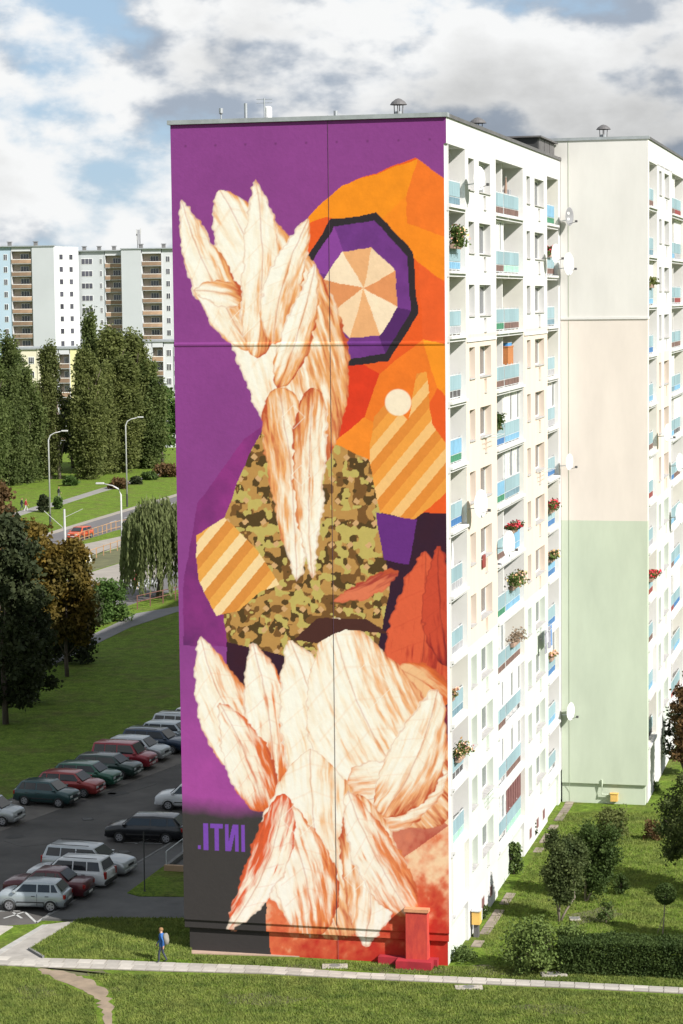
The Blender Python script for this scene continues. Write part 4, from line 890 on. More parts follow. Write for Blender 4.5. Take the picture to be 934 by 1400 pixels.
def car(label, pos, heading, colour, kind='hatch', L=3.8, W=1.62, H=1.42, group=None):
    """x forward. kinds: hatch, wagon, sedan, van"""
    t = empty('parked_car', label, 'car', (pos[0], pos[1], .012), heading, group); body = PAINTS[colour]
    hl = L / 2; wb = L * .60; r = .29; belt = .90 if kind != 'van' else .95; zb = .21; w = W / 2
    nose = {'hatch': .80, 'wagon': .98, 'sedan': 1.0, 'van': .70}[kind] * L / 3.9     # bonnet length
    xa = hl - nose; xat = xa - (.62 if kind != 'van' else .5)
    tailtop = {'hatch': (-hl + .50, -hl + .10), 'wagon': (-hl + .32, -hl + .08), 'sedan': (-hl + 1.35, -hl + .80), 'van': (-hl + .22, -hl + .06)}[kind]; xrt, xr = tailtop
    def top(x):
        if x > xa: u = (x - xa) / (hl - xa); return belt + .03 - .07 * u - .10 * u ** 3
        if kind == 'sedan' and x < xr: return belt + .03
        return belt
    st = [-hl, -hl + .06, -hl + .22] + list(np.linspace(-hl + .5, hl - .5, 12)) + [hl - .24, hl - .08, hl]
    b = MB(); rows = []
    for i, x in enumerate(st):
        e = min(x + hl, hl - x); ws = w * (1 - .13 * max(0, 1 - e / .5) ** 2); t_ = top(x)
        zlo, zhi = (zb, t_)
        if e < .03: zlo, zhi = zb + .08, t_ - .06
        mid = (zlo + zhi) / 2
        half = [(0, zlo), (ws * .82, zlo), (ws * .965, zlo + .10), (ws * .995, mid - .05), (ws, mid + .06), (ws * .985, zhi - .13), (ws * .94, zhi - .025), (ws * .80, zhi + .004), (0, zhi + .025)]
        rows.append([(x, y, z) for y, z in half] + [(x, -y, z) for y, z in half[-2:0:-1]])
    n = len(rows[0])
    for rw in rows: b.v += rw
    for i in range(len(rows) - 1):
        for j in range(n): b.f.append((i * n + j, i * n + (j + 1) % n, (i + 1) * n + (j + 1) % n, (i + 1) * n + j)); b.m.append(0)
    b.f.append(tuple(range(n))); b.m.append(0); b.f.append(tuple((len(rows) - 1) * n + j for j in range(n))[::-1]); b.m.append(0)
    bo = b.build('body', body, t, smooth=True, recalc=True)
    # cabin: roof shell and pillars
    bw, rw_ = w * .935, w * .76; zc0 = belt - .05; zr = H - .03
    c = MB(); prof = [(xa, zc0, bw), (xat, zr, rw_), ((xat + xrt) / 2, H, rw_), (xrt, zr - (.0 if kind != 'hatch' else .03), rw_), (xr, zc0, bw)]
    for x, z, y in prof: c.v += [(x, y, z), (x, -y, z)]
    for i in range(4): a = 2 * i; c.f.append((a, a + 1, a + 3, a + 2)); c.m.append(0)
    c.f.append((0, 2, 4, 6, 8)); c.m.append(0); c.f.append((1, 9, 7, 5, 3)); c.m.append(0)
    co = c.build('cabin', body, t, recalc=True); bevel(co, .06, 3, 20)
    for pl in co.data.polygons: pl.use_smooth = True
    # glass
    z0, z1 = belt + .045, zr - .085
    def xl(p, q, z): return p[0] + (q[0] - p[0]) * (z - p[1]) / (q[1] - p[1])
    A = lambda z: xl((xa, zc0), (xat, zr), z); Z = lambda z: xl((xr, zc0), (xrt, zr), z); yw = lambda z: bw + (rw_ - bw) * (z - zc0) / (zr - zc0)
    cab0, cab1 = A(z1), Z(z1); span = cab0 - cab1; xb = cab0 - span * (.46 if kind in ('hatch', 'sedan') else .38); xc = cab0 - span * (.84 if kind in ('hatch', 'sedan') else .70)
    wins = [((A(z0) - .16, A(z1) - .10), (xb + .035, xb + .035)), ((xb - .035, xb - .035), (xc + .03, xc + .05)), ((xc - .03, xc - .01), (Z(z0) + .18, Z(z1) + .12))]
    for s in (1, -1):
        for (fa, fb), (ra, rb) in wins:
            if fa - ra < .12: continue
            p = [(fa, s * (yw(z0) + .012), z0), (fb, s * (yw(z1) + .012), z1), (rb, s * (yw(z1) + .012), z1), (ra, s * (yw(z0) + .012), z0)]
            g_ = MB(); q = [(x, y - s * .03, z) for x, y, z in p]; g_.poly(p); g_.poly(q[::-1])
            for i in range(4): g_.quad(p[i], q[i], q[(i + 1) % 4], p[(i + 1) % 4])
            g_.build('side_window', CGLASS, t, recalc=True)
    def screen(name, P, Q, off, wi=.10):
        n_ = Vector((Q[1] - P[1], 0, -(Q[0] - P[0]))).normalized()
        if n_.x * off < 0: n_ = -n_
        pts = []
        for f, z in ((.10, 0), (.90, 1)):
            x = P[0] + (Q[0] - P[0]) * f; zz = P[1] + (Q[1] - P[1]) * f; y = yw(zz) - wi; pts.append((x, zz, y))
        (x1, zz1, y1), (x2, zz2, y2) = pts; m = MB(); d = n_ * .014
        a = [Vector((x1, y1, zz1)) + d, Vector((x1, -y1, zz1)) + d, Vector((x2, -y2, zz2)) + d, Vector((x2, y2, zz2)) + d]; b2 = [v - d * 2.5 for v in a]
        m.poly(a); m.poly(b2[::-1])
        for i in range(4): m.quad(a[i], b2[i], b2[(i + 1) % 4], a[(i + 1) % 4])
        m.build(name, CGLASS, t, recalc=True)
    screen('windscreen', (xa, zc0 + .07), (xat, zr), 1); screen('rear_window', (xr, zc0 + .10), (xrt, zr - .02), -1)
    # wheels with arches
    for sx in (wb / 2, -wb / 2):
        for s in (1, -1):
            wx = sx + .03; ar = MB().lathe([(0, 0), (r * 1.17, 0), (r * 1.17, .05 * s)], 22, axis='y', org=(wx, s * (w - .035), r + .02)); ar.build('wheel_arch', TRIMB, t, recalc=True)
            wo = MB().lathe([(r * .60, -.17 * s), (r, -.16 * s), (r, -.02 * s), (r * .93, .008 * s), (r * .66, .010 * s)], 22, axis='y', org=(wx, s * (w + .012), r)).build('wheel', TYRE, t, smooth=True, recalc=True)
            rm = MB().lathe([(0, .0), (r * .66, .0), (r * .68, -.01 * s)], 22, axis='y', org=(wx, s * (w + .018), r))
            ro = rm.build('rim', RIM, wo, recalc=True)
            sp = MB()
            for k_ in range(5):
                a = k_ * 1.2566; cx_, cz_ = math.cos(a) * r * .42, math.sin(a) * r * .42; sp.lathe([(0, .004 * s), (r * .12, .004 * s)], 8, axis='y', org=(wx + cx_, s * (w + .019), r + cz_))
            sp.build('rim_holes', TRIMB, wo)
    # lamps, bumpers, plates, mirrors, handles, sill
    for s in (1, -1):
        o = MB().box(hl - .16, hl + .012, s * w * .60 - .17, s * w * .60 + .15, .55, .69).build('headlight', LAMP, t); bevel(o, .03)
        hz = (.55, .92) if kind in ('wagon', 'van') else (.62, .84)
        o = MB().box(-hl - .005, -hl + .12, s * w * .78 - .10, s * w * .78 + .10, *hz).build('tail_light', TAIL, t); bevel(o, .03)
        o = MB().box(xa - .30, xa - .14, s * (bw + .11) - .09, s * (bw + .11) + .07, belt + .0, belt + .13).build('mirror', body, t); bevel(o, .03)
        for x in (xb + .18, xc + .16): MB().box(x - .09, x + .09, s * w - .005, s * w + .018, belt - .16, belt - .13).build('door_handle', TRIMB, t)
        MB().box(-wb / 2 + r * 1.2, wb / 2 - r * 1.15, s * w - .02, s * w + .012, .44, .49).build('side_moulding', TRIMB, t)
        MB().box(xb - .006, xb + .006, s * w * .985 - .012, s * w + .004, .30, belt - .04).build('door_seam', TRIMB, t)
    o = MB().box(hl - .10, hl + .04, -w * .86, w * .86, .28, .46).build('front_bumper', TRIMB if kind == 'sedan' or colour in ('teal', 'pale') else body, t); bevel(o, .05, 3)
    o = MB().box(-hl - .05, -hl + .12, -w * .88, w * .88, .28, .50).build('rear_bumper', TRIMB if kind in ('sedan', 'wagon') or colour in ('teal', 'pale') else body, t); bevel(o, .05, 3)
    MB().box(hl - .02, hl + .014, -w * .38, w * .38, .54, .66).build('grille', TRIMB, t)
    MB().box(hl + .035, hl + .05, -.25, .25, .36, .46).build('number_plate', PLATE, t); MB().box(-hl - .062, -hl - .045, -.25, .25, .53 if kind != 'sedan' else .34, .63 if kind != 'sedan' else .44).build('number_plate', PLATE, t)
    if kind == 'wagon':
        for s in (1, -1): MB().tube([(xat - .25, s * rw_ * .9, H + .04), (xrt + .2, s * rw_ * .9, H + .035)], .018, 6).build('roof_rail', TRIMB, t)
    return t
HD = R(-18)
a0 = Vector((-16.9, 130.4)); st_ = Vector((.80, 2.56))
rowA = [('dark teal small hatchback at the end of the row along the lawn', 'teal', 'hatch', 3.6, 1.55, 1.43), ('red hatchback between the teal and green hatchbacks', 'red', 'hatch', 3.9, 1.65, 1.42), ('bright bottle green hatchback parked along the lawn', 'green', 'hatch', 4.0, 1.68, 1.40), ('very dark green hatchback beside the crimson van', 'dkgreen', 'hatch', 4.1, 1.68, 1.38),
        ('tall crimson compact van in the row along the lawn', 'crimson', 'van', 3.9, 1.66, 1.62), ('silver hatchback between the crimson van and dark blue estate', 'silver', 'hatch', 4.0, 1.68, 1.45), ('dark blue estate car with roof rails along the lawn', 'blue', 'wagon', 4.5, 1.72, 1.46), ('pale blue silver hatchback half hidden by the dark blue estate', 'pale', 'hatch', 4.0, 1.68, 1.44), ('silver estate car at the far end of the lawn row', 'silver', 'wagon', 4.4, 1.72, 1.5), ('white hatchback past the silver estate in the lawn row', 'white', 'hatch', 4.0, 1.68, 1.44)]
for i, (lab, c, kd_, L, W, H) in enumerate(rowA):
    p = a0 + st_ * i + Vector((random.uniform(-.15, .15) + (.25 if i in (4, 6) else 0), 0)); car(lab, (p.x, p.y), HD + R(random.uniform(-2, 2)), c, kd_, L, W, H)
p = G(-16, 1116); car('silver hatchback parked apart at the near end of the lawn row', (-19.6, 125.9), HD, 'silver', 'hatch', 3.6, 1.6, 1.48)
car('black five-door hatchback parked across the lane', (-10.55, 121.3), R(170), 'black', 'hatch', 4.25, 1.72, 1.42)
q = G(236, 1107); car('white car showing only its nose beyond the painted wall', (q.x + 1.15, q.y + .4), R(170), 'white', 'hatch', 4.1, 1.7, 1.46)
car('silver hatchback with dark bumpers at the end of the kerbside row', (-14.75, 107.6), R(171), 'pale', 'hatch', 3.35, 1.5, 1.40)
car('maroon saloon with boxy boot parked at the kerb', (-14.35, 109.75), R(166), 'maroon', 'sedan', 4.2, 1.6, 1.42)
car('white estate car parked tail to the kerb', (-13.5, 111.9), R(164), 'white', 'wagon', 4.2, 1.66, 1.48)
car('silver estate car parked nose to the kerb', (-12.9, 114.3), HD, 'silver', 'wagon', 4.6, 1.72, 1.46)
q = G(107, 739); car('orange red car driving on the far road', (q.x, q.y + 2.5), R(-112), 'orange', 'hatch', 4.0, 1.7, 1.46)

# ------------------------------------------------------------------ lamps, poles, fences, banner
POLE = mat('pole_grey', (.42, .42, .41), .6, .1, 2); POLED = mat('pole_dark', (.03, .03, .03), .7, .2, 2); WOOD = mat('rail_wood', (.34, .20, .10), .85, .2, 2, rnd=.12); BROWN = mat('rail_brown', (.14, .06, .045), .8, .2, 2)
def street_lamp(base, top_y, arm, label, dark=True):
    b = G(*base); h = AT(base[0], top_y, b.y).z; t = empty('street_lamp', label, 'street lamp', b); s = arm
    MB().tube([(0, 0, 1.8), (0, 0, h - .9), (s * .25, 0, h - .3), (s * .8, 0, h), (s * 1.75, 0, h + .22)], [.11, .085, .075, .06, .05], 8).build('pole', POLE, t, smooth=True)
    MB().tube([(0, 0, -.1), (0, 0, 1.8)], .13, 8).build('pole_foot', POLED if dark else POLE, t)
    o = MB().box(min(s * 1.65, s * 2.5), max(s * 1.65, s * 2.5), -.17, .17, h + .16, h + .34).build('lamp_head', POLE, t); bevel(o, .05)
street_lamp((69, 722), 592, 1, 'street lamp by the far road in front of the poplars')
street_lamp((174, 693), 573, 1, 'street lamp uphill beside the far road next to the painted wall')
street_lamp((168, 804), 664, -1, 'pale street lamp standing at the side road crossing', False)
b = G(89, 742); t = empty('tram_pole', 'plain grey pole with stay wires behind the orange red car', 'pole', b); h = AT(89, 696, b.y).z; MB().tube([(0, 0, 0), (0, 0, h)], [.16, .12], 8).build('mast', POLE, t); MB().tube([(0, 0, h * .75), (2.2, 0, h)], .03, 5).build('stay', POLE, t); MB().tube([(0, 0, h * .4), (-2.4, 0, h * .95)], .03, 5).build('stay', POLE, t)
b = G(198, 1222); t = empty('sign_pole', 'thin bare metal pole on the shaded sidewalk', 'pole', (b.x, b.y, .1)); MB().tube([(0, 0, 0), (0, 0, AT(198, 1137, b.y).z - .1)], .028, 8).build('pole', POLED, t); MB().lathe([(.07, 0), (.07, .05), (.03, .06)], 10).build('foot_flange', POLED, t)
def fence(label, pts, h, n, m, rails, name='fence', bars=False):
    P = [G(*p) for p in pts]; t = empty(name, label, 'fence', P[0]); o = P[0]
    for i in range(n):
        c = along(P, i / (n - 1)) - o; MB().box(c.x - .05, c.x + .05, c.y - .05, c.y + .05, 0, h).build('post', m, t)
    for z in rails:
        for i in range(n - 1):
            a, b2 = along(P, i / (n - 1)) - o, along(P, (i + 1) / (n - 1)) - o; MB().tube([(a.x, a.y, z), (b2.x, b2.y, z)], .04, 5).build('rail', m, t)
    return t
fence('long tan railing between the far road and the tram platform', [(103, 742), (156, 725), (200, 716), (246, 704)], 1.1, 22, WOOD, (1.05, .3))
fence('tan post railing on the near side of the tram platform', [(112, 770), (172, 749), (246, 729)], 1.2, 14, WOOD, (1.1,))
fence('brown two-rail fence beside the lawn path', [(188, 833), (240, 821), (255, 817)], 1.3, 5, BROWN, (1.25, .7))
fence('tan railing on the plaza by the crossing', [(177, 783), (196, 776)], 1.1, 4, WOOD, (1.05, .5))
YEL = mat('banner_yellow', (.60, .42, .05), .7, .1, 2); WHT = mat('banner_white', (.6, .6, .58), .7, .1, 2)
a, b = G(104, 776), G(125, 769); t = empty('banner', 'white and yellow banner tied to the platform railing', 'banner', a, math.atan2(b.y - a.y, b.x - a.x)); L_ = (b - a).length
MB().box(0, L_ * .36, -.02, .02, .1, 1.15).build('panel', WHT, t); MB().box(L_ * .37, L_ * .67, -.02, .02, .1, 1.2).build('panel', YEL, t); MB().box(L_ * .68, L_, -.02, .02, .1, 1.15).build('panel', WHT, t)
for x in (0, L_): MB().box(x - .04, x + .04, .02, .1, 0, 1.3).build('post', WOOD, t)

# entrance canopy seen past the edge of the painted wall
b = G(236, 1192, .1); t = empty('entrance_canopy', 'low entrance canopy with tan concrete edge beside the painted block', 'canopy', (b.x, b.y, 0), -YAW)
TAN = mat('tan_concrete', (.36, .24, .15), .9, .12, 2)
MB().box(-.45, 5.5, 0, .22, .1, .42).build('front_wall', TAN, t); MB().box(-.45, -.25, .22, 3.0, .1, .42).build('side_wall', KERBD, t); MB().box(-.2, 5.5, .25, 3.0, .08, .2).build('ramp', PAVE, t)
MB().tube([(-.35, .1, .42), (-.35, .1, 1.1), (-.35, 2.9, 1.1), (-.35, 2.9, .42)], .025, 6).build('handrail', STEEL, t)

# ------------------------------------------------------------------ far blocks of flats
FW = mat('far_white', (.50, .51, .52), .9, .04, .2); FG = mat('far_grey', (.42, .44, .45), .9, .05, .1, detail=6); FB = mat('far_blue', (.36, .46, .54), .9, .05, .2); FCR = mat('far_cream', (.60, .56, .42), .9, .05, .2); FY = mat('far_yellow', (.62, .58, .30), .9, .04, .2)
FBR = mat('far_balcony', (.26, .17, .11), .85, .3, .4, rnd=.35); FIN = mat('far_loggia', (.36, .30, .24), .9, .2, .3, rnd=.15); FWIN = mat('far_window', (.06, .06, .075), .2, .3, .4, rnd=.4, spec=.7)
FHH = 2.77
_wm = {}
def far_window(parent, x, y, z, w, h, face='f', lights=2):
    """small window: frame and panes; face f looks to -y, r looks to +x"""
    k_ = (round(w, 2), round(h, 2), face, lights)
    if k_ not in _wm:
        m = MB(); p = MB()
        if face == 'f':
            m.box(-w / 2, w / 2, -.04, .05, 0, h)
            for i in range(lights): a = -w / 2 + .08 + i * (w - .08) / lights; p.box(a, a + (w - .08) / lights - .08, -.06, -.03, .08, h - .08)
        else:
            m.box(-.05, .04, -w / 2, w / 2, 0, h)
            for i in range(lights): a = -w / 2 + .08 + i * (w - .08) / lights; p.box(.03, .06, a, a + (w - .08) / lights - .08, .08, h - .08)
        _wm[k_] = (m.mesh('window', UPVC), p.mesh('panes', FWIN))
    a, b = _wm[k_]; o = ob('window', a, parent, (x, y, z)); ob('panes', b, o)
_bm = {}
def far_loggia_col(parent, x0, x1, y, z_lo, H, wallm=None):
    w = x1 - x0
    MB().box(x0, x1, y + 1.3, y + 1.5, z_lo, H).build('loggia_back', FIN, parent); MB().box(x0 - .15, x0, y - .02, y + 1.5, z_lo, H - .9).box(x1, x1 + .15, y - .02, y + 1.5, z_lo, H - .9).build('loggia_side', FW, parent)
    MB().box(x0, x1, y - .03, y + 1.3, H - 1.0, H - .02).build('loggia_top', FW, parent)
    k_ = round(w, 2)
    if k_ not in _bm:
        m = MB().box(0, w, -.12, -.04, .1, 1.05); _bm[k_] = (m.mesh('balcony', FBR), MB().box(0, w, -.06, 1.3, -.05, .1).mesh('slab', FW), MB().box(.0, w, -.13, -.115, .9, 1.0).mesh('rail', UPVC))
    a, s, rl = _bm[k_]; z = H - 1.0 - FHH + .0
    while z > z_lo:
        o = ob('balcony', a, parent, (x0, y, z)); ob('slab', s, o); ob('rail', rl, o)
        far_window(parent, (x0 + x1) / 2 + w * .1, y + 1.28, z + .9, w * .42, 1.35, 'f', 3); z -= FHH
def far_block(label, px, depth, top_y, segs, right=None, ywd=14.0):
    """segs: (px width, kind, material) from left to right, measured from px"""
    c = AT(px, top_y, depth); H = c.z; mpp = depth / FPX * 1.01; t = empty('apartment_building', label, 'building', (c.x, depth, 0), -YAW * .35); x = 0; zl = 14.0
    for wpx, kind, m in segs:
        w = wpx * mpp
        if kind == 'wall': MB().box(x, x + w, 0, ywd, -.3, H - (0 if m is not FIN else 1)).build('wall', m, t)
        elif kind in ('win2', 'win1'):
            MB().box(x, x + w, .4, ywd, -.3, H).build('wall', m, t); z = H - 3.0
            while z > zl:
                far_window(t, x + w * .5, .4, z + .05, w * (.55 if kind == 'win2' else .36), 1.35, 'f', 3 if kind == 'win2' else 2); z -= FHH
        elif kind == 'log': far_loggia_col(t, x + .15, x + w - .15, .3, zl, H); MB().box(x, x + w, 1.8, ywd, -.3, H).build('wall', m, t)
        elif kind == 'gap': MB().box(x, x + w, 4, ywd, -.3, H - .5).build('wall', m, t)
        x += w
    MB().box(-.2, x + .2, -.2, ywd, H, H + .25).build('parapet', TRIM, t)
    if right:
        rl, cols = right; a = R(24)
        MB().poly([(x, 0, -.3), (x + math.sin(a) * rl, math.cos(a) * rl, -.3), (x + math.sin(a) * rl, math.cos(a) * rl, H), (x, 0, H)]).poly([(x, 0, H), (x + math.sin(a) * rl, math.cos(a) * rl, H), (x, math.cos(a) * rl, H)]).build('side_facade', FW, t)
        for f in cols:
            z = H - 3.0
            while z > zl:
                w_ = 1.5; o = MB().box(-.03, .05, -w_ / 2, w_ / 2, 0, 1.35).build('window', UPVC, t, (x + math.sin(a) * rl * f, math.cos(a) * rl * f, z), -a); MB().box(.04, .07, -w_ / 2 + .1, w_ / 2 - .1, .1, 1.25).build('pane', FWIN, o); z -= FHH
    for q in range(3):
        o = MB().box(-.4, .4, -.4, .4, 0, .9).box(-.55, .55, -.55, .55, .95, 1.1).build('chimney', KERBD, t, (x * (.2 + .28 * q), 5, H + .2))
    return t, x, H
far_block('far pale block of flats with blue tinted wall and brown loggias', -55, 522, 338.5, [(24, 'log', FB), (30, 'win1', FB), (15, 'win1', FB), (29, 'log', FW), (30, 'wall', FG)], (9.5, (.28, .68)))
far_block('far grey block of flats with paired windows between two lighter blocks', 95, 529, 344, [(9, 'log', FG), (28, 'win2', FG), (10, 'win1', FG), (26, 'log', FG)])
t3, x3, H3 = far_block('far block of flats carrying a lattice phone mast on its roof', 165.5, 526, 341, [(27, 'wall', FG), (28, 'log', FW), (16, 'win1', FW), (40, 'win1', FW)])
b = AT(190, 338, 532); t = empty('phone_mast', 'lattice phone mast on the far roof', 'mast', (b.x, 532, H3 + .25)); hm = AT(190, 314, 532).z - H3 - .25
MB().tube([(-.3, 0, 0), (-.3, 0, hm)], .07, 5).tube([(.3, 0, 0), (.3, 0, hm)], .07, 5).tube([(0, .4, 0), (0, .4, hm)], .07, 5).build('mast', POLED, t)
for z in (.6, .85): MB().box(-.55, -.32, -.2, .2, hm * z - .7, hm * z + .7).build('antenna_panel', POLE, t)
MB().box(.32, .55, -.2, .2, hm * .75, hm * .75 + 1.4).build('antenna_panel', POLE, t)
def low_block(label, px0, px1, depth, top_y, wall, segs):
    a, b = AT(px0, top_y, depth), AT(px1, top_y, depth); H = a.z; w = b.x - a.x; t = empty('apartment_building', label, 'building', (a.x, depth, 0), -.05)
    MB().box(0, w, 1.4, 13, -.3, H).build('wall', wall, t); MB().box(-.25, w + .25, -.2, 13.2, H, H + .35).build('roof', TRIM, t)
    for f0, f1, kind, m in segs:
        x0, x1 = f0 * w, f1 * w
        if kind == 'wall': MB().box(x0, x1, 0, 1.4, -.3, H).build('wall', m, t)
        if kind == 'log': far_loggia_col(t, x0 + .15, x1 - .15, 0, 1, H)
        if kind == 'win':
            MB().box(x0, x1, .1, 1.4, -.3, H).build('wall', m, t); z = H - 2.9
            while z > 1: far_window(t, (x0 + x1) / 2, .1, z + .1, min(2.2, (x1 - x0) * .5), 1.35, 'f', 3); z -= FHH
    return t
low_block('lower cream and yellow block of flats behind the poplars', 18, 121, 448, 478, FCR, [(0, .16, 'win', FCR), (.16, .32, 'win', FCR), (.32, .57, 'wall', FCR), (.57, .60, 'wall', FW), (.60, .76, 'log', FW), (.76, 1.0, 'wall', FY)])
low_block('lower white block of flats behind the round green tree', 186, 262, 452, 468, FW, [(0, .14, 'wall', FY), (.14, .28, 'wall', FW), (.28, .5, 'log', FW), (.5, .68, 'win', FW), (.68, .86, 'log', FW), (.86, 1, 'wall', FW)])
# ------------------------------------------------------------------ roof furniture, dishes, balcony things (placed in the block's own frame)
BM = Matrix.Translation((CX, CY, 0)) @ Matrix.Rotation(-YAW, 4, 'Z')
def W(x, y, z): return BM @ Vector((x, y, z))
DISHW = mat('dish_white', (.66, .66, .65), .5, .06, 2); DISHG = mat('dish_grey', (.22, .22, .23), .5, .1, 2); FLR = mat('flower_red', (.62, .03, .06), .7, .3, 5); FLP = mat('flower_mixed', (.55, .22, .30), .7, .5, 6, col2=(.7, .5, .12)); POT = mat('planter', (.30, .20, .15), .8, .2, 3); BLUEP = mat('blue_pot', (.06, .25, .55), .6, .1, 3); DRY = leafmat('dry_twig', (.20, .14, .10), (.34, .26, .18), 3)
def dish(label, p, grey=False, r=.45, turn=0.0):
    """p: mounting point in block frame on the facade; dish looks out along +x, a little towards -y"""
    t = empty('satellite_dish', label, 'satellite dish', W(*p), -YAW + R(-18) + turn, 'satellite dishes on the facade'); m = MB(); n = 22; prof = [(0, .0), (r * .35, .012), (r * .7, .05), (r, .105), (r * 1.02, .10), (r, .095), (r * .7, .035), (0, -.015)]
    m.lathe(prof, n, axis='x', org=(.55, 0, .25)); o = m.build('reflector', DISHG if grey else DISHW, t, smooth=True, recalc=True)
    if grey: MB().box(.575, .585, -.12, .12, .36, .5).box(.575, .585, -.12, .12, .05, .18).build('print', DISHW, o)
    MB().tube([(0, 0, 0), (.5, 0, .05), (.52, 0, .25)], .025, 6).build('bracket', STEEL, t); MB().tube([(.55, 0, -.18), (1.05, -.02, -.05)], .014, 5).build('arm', DTRIM, t); MB().box(1.0, 1.12, -.05, .05, -.08, .04).build('receiver', DTRIM, t)
zf_ = lambda k_: F0 + FH * k_
dish('white satellite dish beside the topmost corner balcony', (0, 4.55, zf_(11) + 1.1), r=.52)
dish('grey printed satellite dish at the top of the inner corner', (0, 32.7, zf_(11) + .35), True, .5)
dish('white satellite dish one floor under the grey dish', (0, 32.4, zf_(10) + .5), r=.62)
dish('white satellite dish covering a window below the roof by the inner corner', (0, 27.4, zf_(10) + 1.0), r=.5)
dish('large white satellite dish beside a corner balcony half way up', (0, 4.5, zf_(6) + .75), r=.62)
dish('white satellite dish on the wide balcony near the red flowers', (-.1, 12.5, zf_(5) + .9), r=.62)
dish('white satellite dish low down in the inner corner by the green wall', (0, 32.8, zf_(1) + .3), r=.5)
dish('white satellite dish at the inner corner where the green paint begins', (0, 32.5, zf_(6) + .6), r=.45)
dish('white satellite dish on the far facade half way up', (XG, 38.5, zf_(6) + 1.9), r=.5); dish('white satellite dish on the far facade above the big one', (XG, 46.0, zf_(5) + 2.4), r=.55); dish('large white satellite dish beside the glazed far loggia', (XG, 46.2, zf_(4) + 2.0), r=.65)
def balcony_plant(label, p, w, h, leaf, n, flower=None, nf=0, size=.09, pot=POT, name='flower_box'):
    w *= .7; h *= .7; n = int(n * .7); nf = int(nf * .3)
    t = empty(name, label, 'plant', W(*p), -YAW); o = MB().box(-.11, .11, -w * .42, w * .42, 0, .2).build('planter', pot, t); bevel(o, .02)
    bl = [(random.uniform(-.05, .2), random.uniform(-.5, .5) * w, .2 + random.random() * h * .8, w * .16, w * .16, h * .2) for _ in range(14)]; ob('foliage', leaf_mesh('foliage', blob_pts(bl, n, .3), size, LV[leaf] if isinstance(leaf, str) else leaf), t)
    if nf: tag(ob('flowers', leaf_mesh('flowers', blob_pts([(b[0] + .05, b[1], b[2] + .06, b[3], b[4], b[5]) for b in bl], nf, .6), size * 1.1, flower), t), kind='stuff')
rx = -.16
balcony_plant('big oleander spilling over the corner balcony near the top', (rx + .1, 2.3, zf_(10) + 1.05), 2.6, 1.1, 'weed', 1500, FLP, 90, .11, name='potted_shrub')
balcony_plant('pink flowers in a small box by the inner corner near the top', (rx, 30.2, zf_(10) + 1.1), 1.8, .6, 'weed', 420, FLR, 120, .10)
balcony_plant('dark green potted bush on the wide balcony half way up', (rx, 13.2, zf_(7) + .95), 1.6, .9, 'hedge', 700, None, 0, .09, name='potted_shrub')
balcony_plant('bright red geraniums on the wide balcony', (rx + .05, 17.4, zf_(5) + 1.15), 2.8, .45, 'hedge', 600, FLR, 420, .11)
balcony_plant('tall green and red flowering boxes on the wide balcony', (rx + .05, 17.6, zf_(4) + 1.1), 3.0, 1.0, 'weed', 1100, FLP, 260, .11)
balcony_plant('red geraniums at the inner corner above the orange ones', (rx + .05, 30.3, zf_(5) + .95), 2.2, .8, 'weed', 500, FLR, 330, .12)
balcony_plant('mixed red and yellow flowers over a blue panel at the inner corner', (rx + .05, 30.3, zf_(4) + 1.0), 2.2, .6, 'weed', 420, FLP, 260, .12)
balcony_plant('flowering creeper on the corner balcony low on the block', (rx + .1, 2.6, zf_(2) + .95), 2.4, .9, 'weed', 700, FLP, 420, .10)
balcony_plant('dry brown twigs on the wide balcony', (rx + .05, 17.8, zf_(3) + 1.0), 3.2, .9, DRY, 500, None, 0, .10)
balcony_plant('small yellow potted plant on a corner balcony', (rx, 1.2, zf_(3) + 1.05), .9, .5, 'lilac', 220, FLP, 80, .09)
balcony_plant('wispy plant over the blue panel at the inner corner', (rx, 30.5, zf_(2) + 1.0), 1.8, .4, 'olive', 200, FLP, 60, .10)
balcony_plant('spiky green plant on the far facade near the top', (XG - .16, 36.5, zf_(9) + DZ + 1.1), 2.4, .6, 'olive', 420, None, 0, .12, name='potted_shrub')
balcony_plant('red geraniums hanging on the far facade', (XG - .1, 36.4, zf_(3) + DZ + 1.0), 2.6, .6, 'weed', 300, FLR, 420, .13)
# wooden cabinet with a blue tray on the wide loggia
CAB = mat('cabinet_wood', (.40, .15, .045), .7, .2, 4, stretch=(1, 1, 6)); t = empty('wooden_cabinet', 'orange brown wooden cabinet standing on the wide balcony', 'cabinet', W(-.85, 18.6, zf_(8) + .12), -YAW)
o = MB().box(-.35, .45, -.8, .8, 0, 1.9).build('carcass', CAB, t); MB().box(-.37, .47, -.82, .82, 1.9, 1.96).build('top', CAB, t); MB().box(-.2, .3, -.815, -.80, .1, 1.8).build('door', CAB, t)
t = empty('storage_tray', 'blue plastic tray on top of the wooden cabinet', 'tray', W(-.85, 18.6, zf_(8) + 2.08), -YAW); MB().box(-.3, .4, -.6, .6, 0, .16).build('tray', BLUEP, t); MB().box(-.32, .42, -.62, .62, .16, .19).build('rim', DISHW, t)
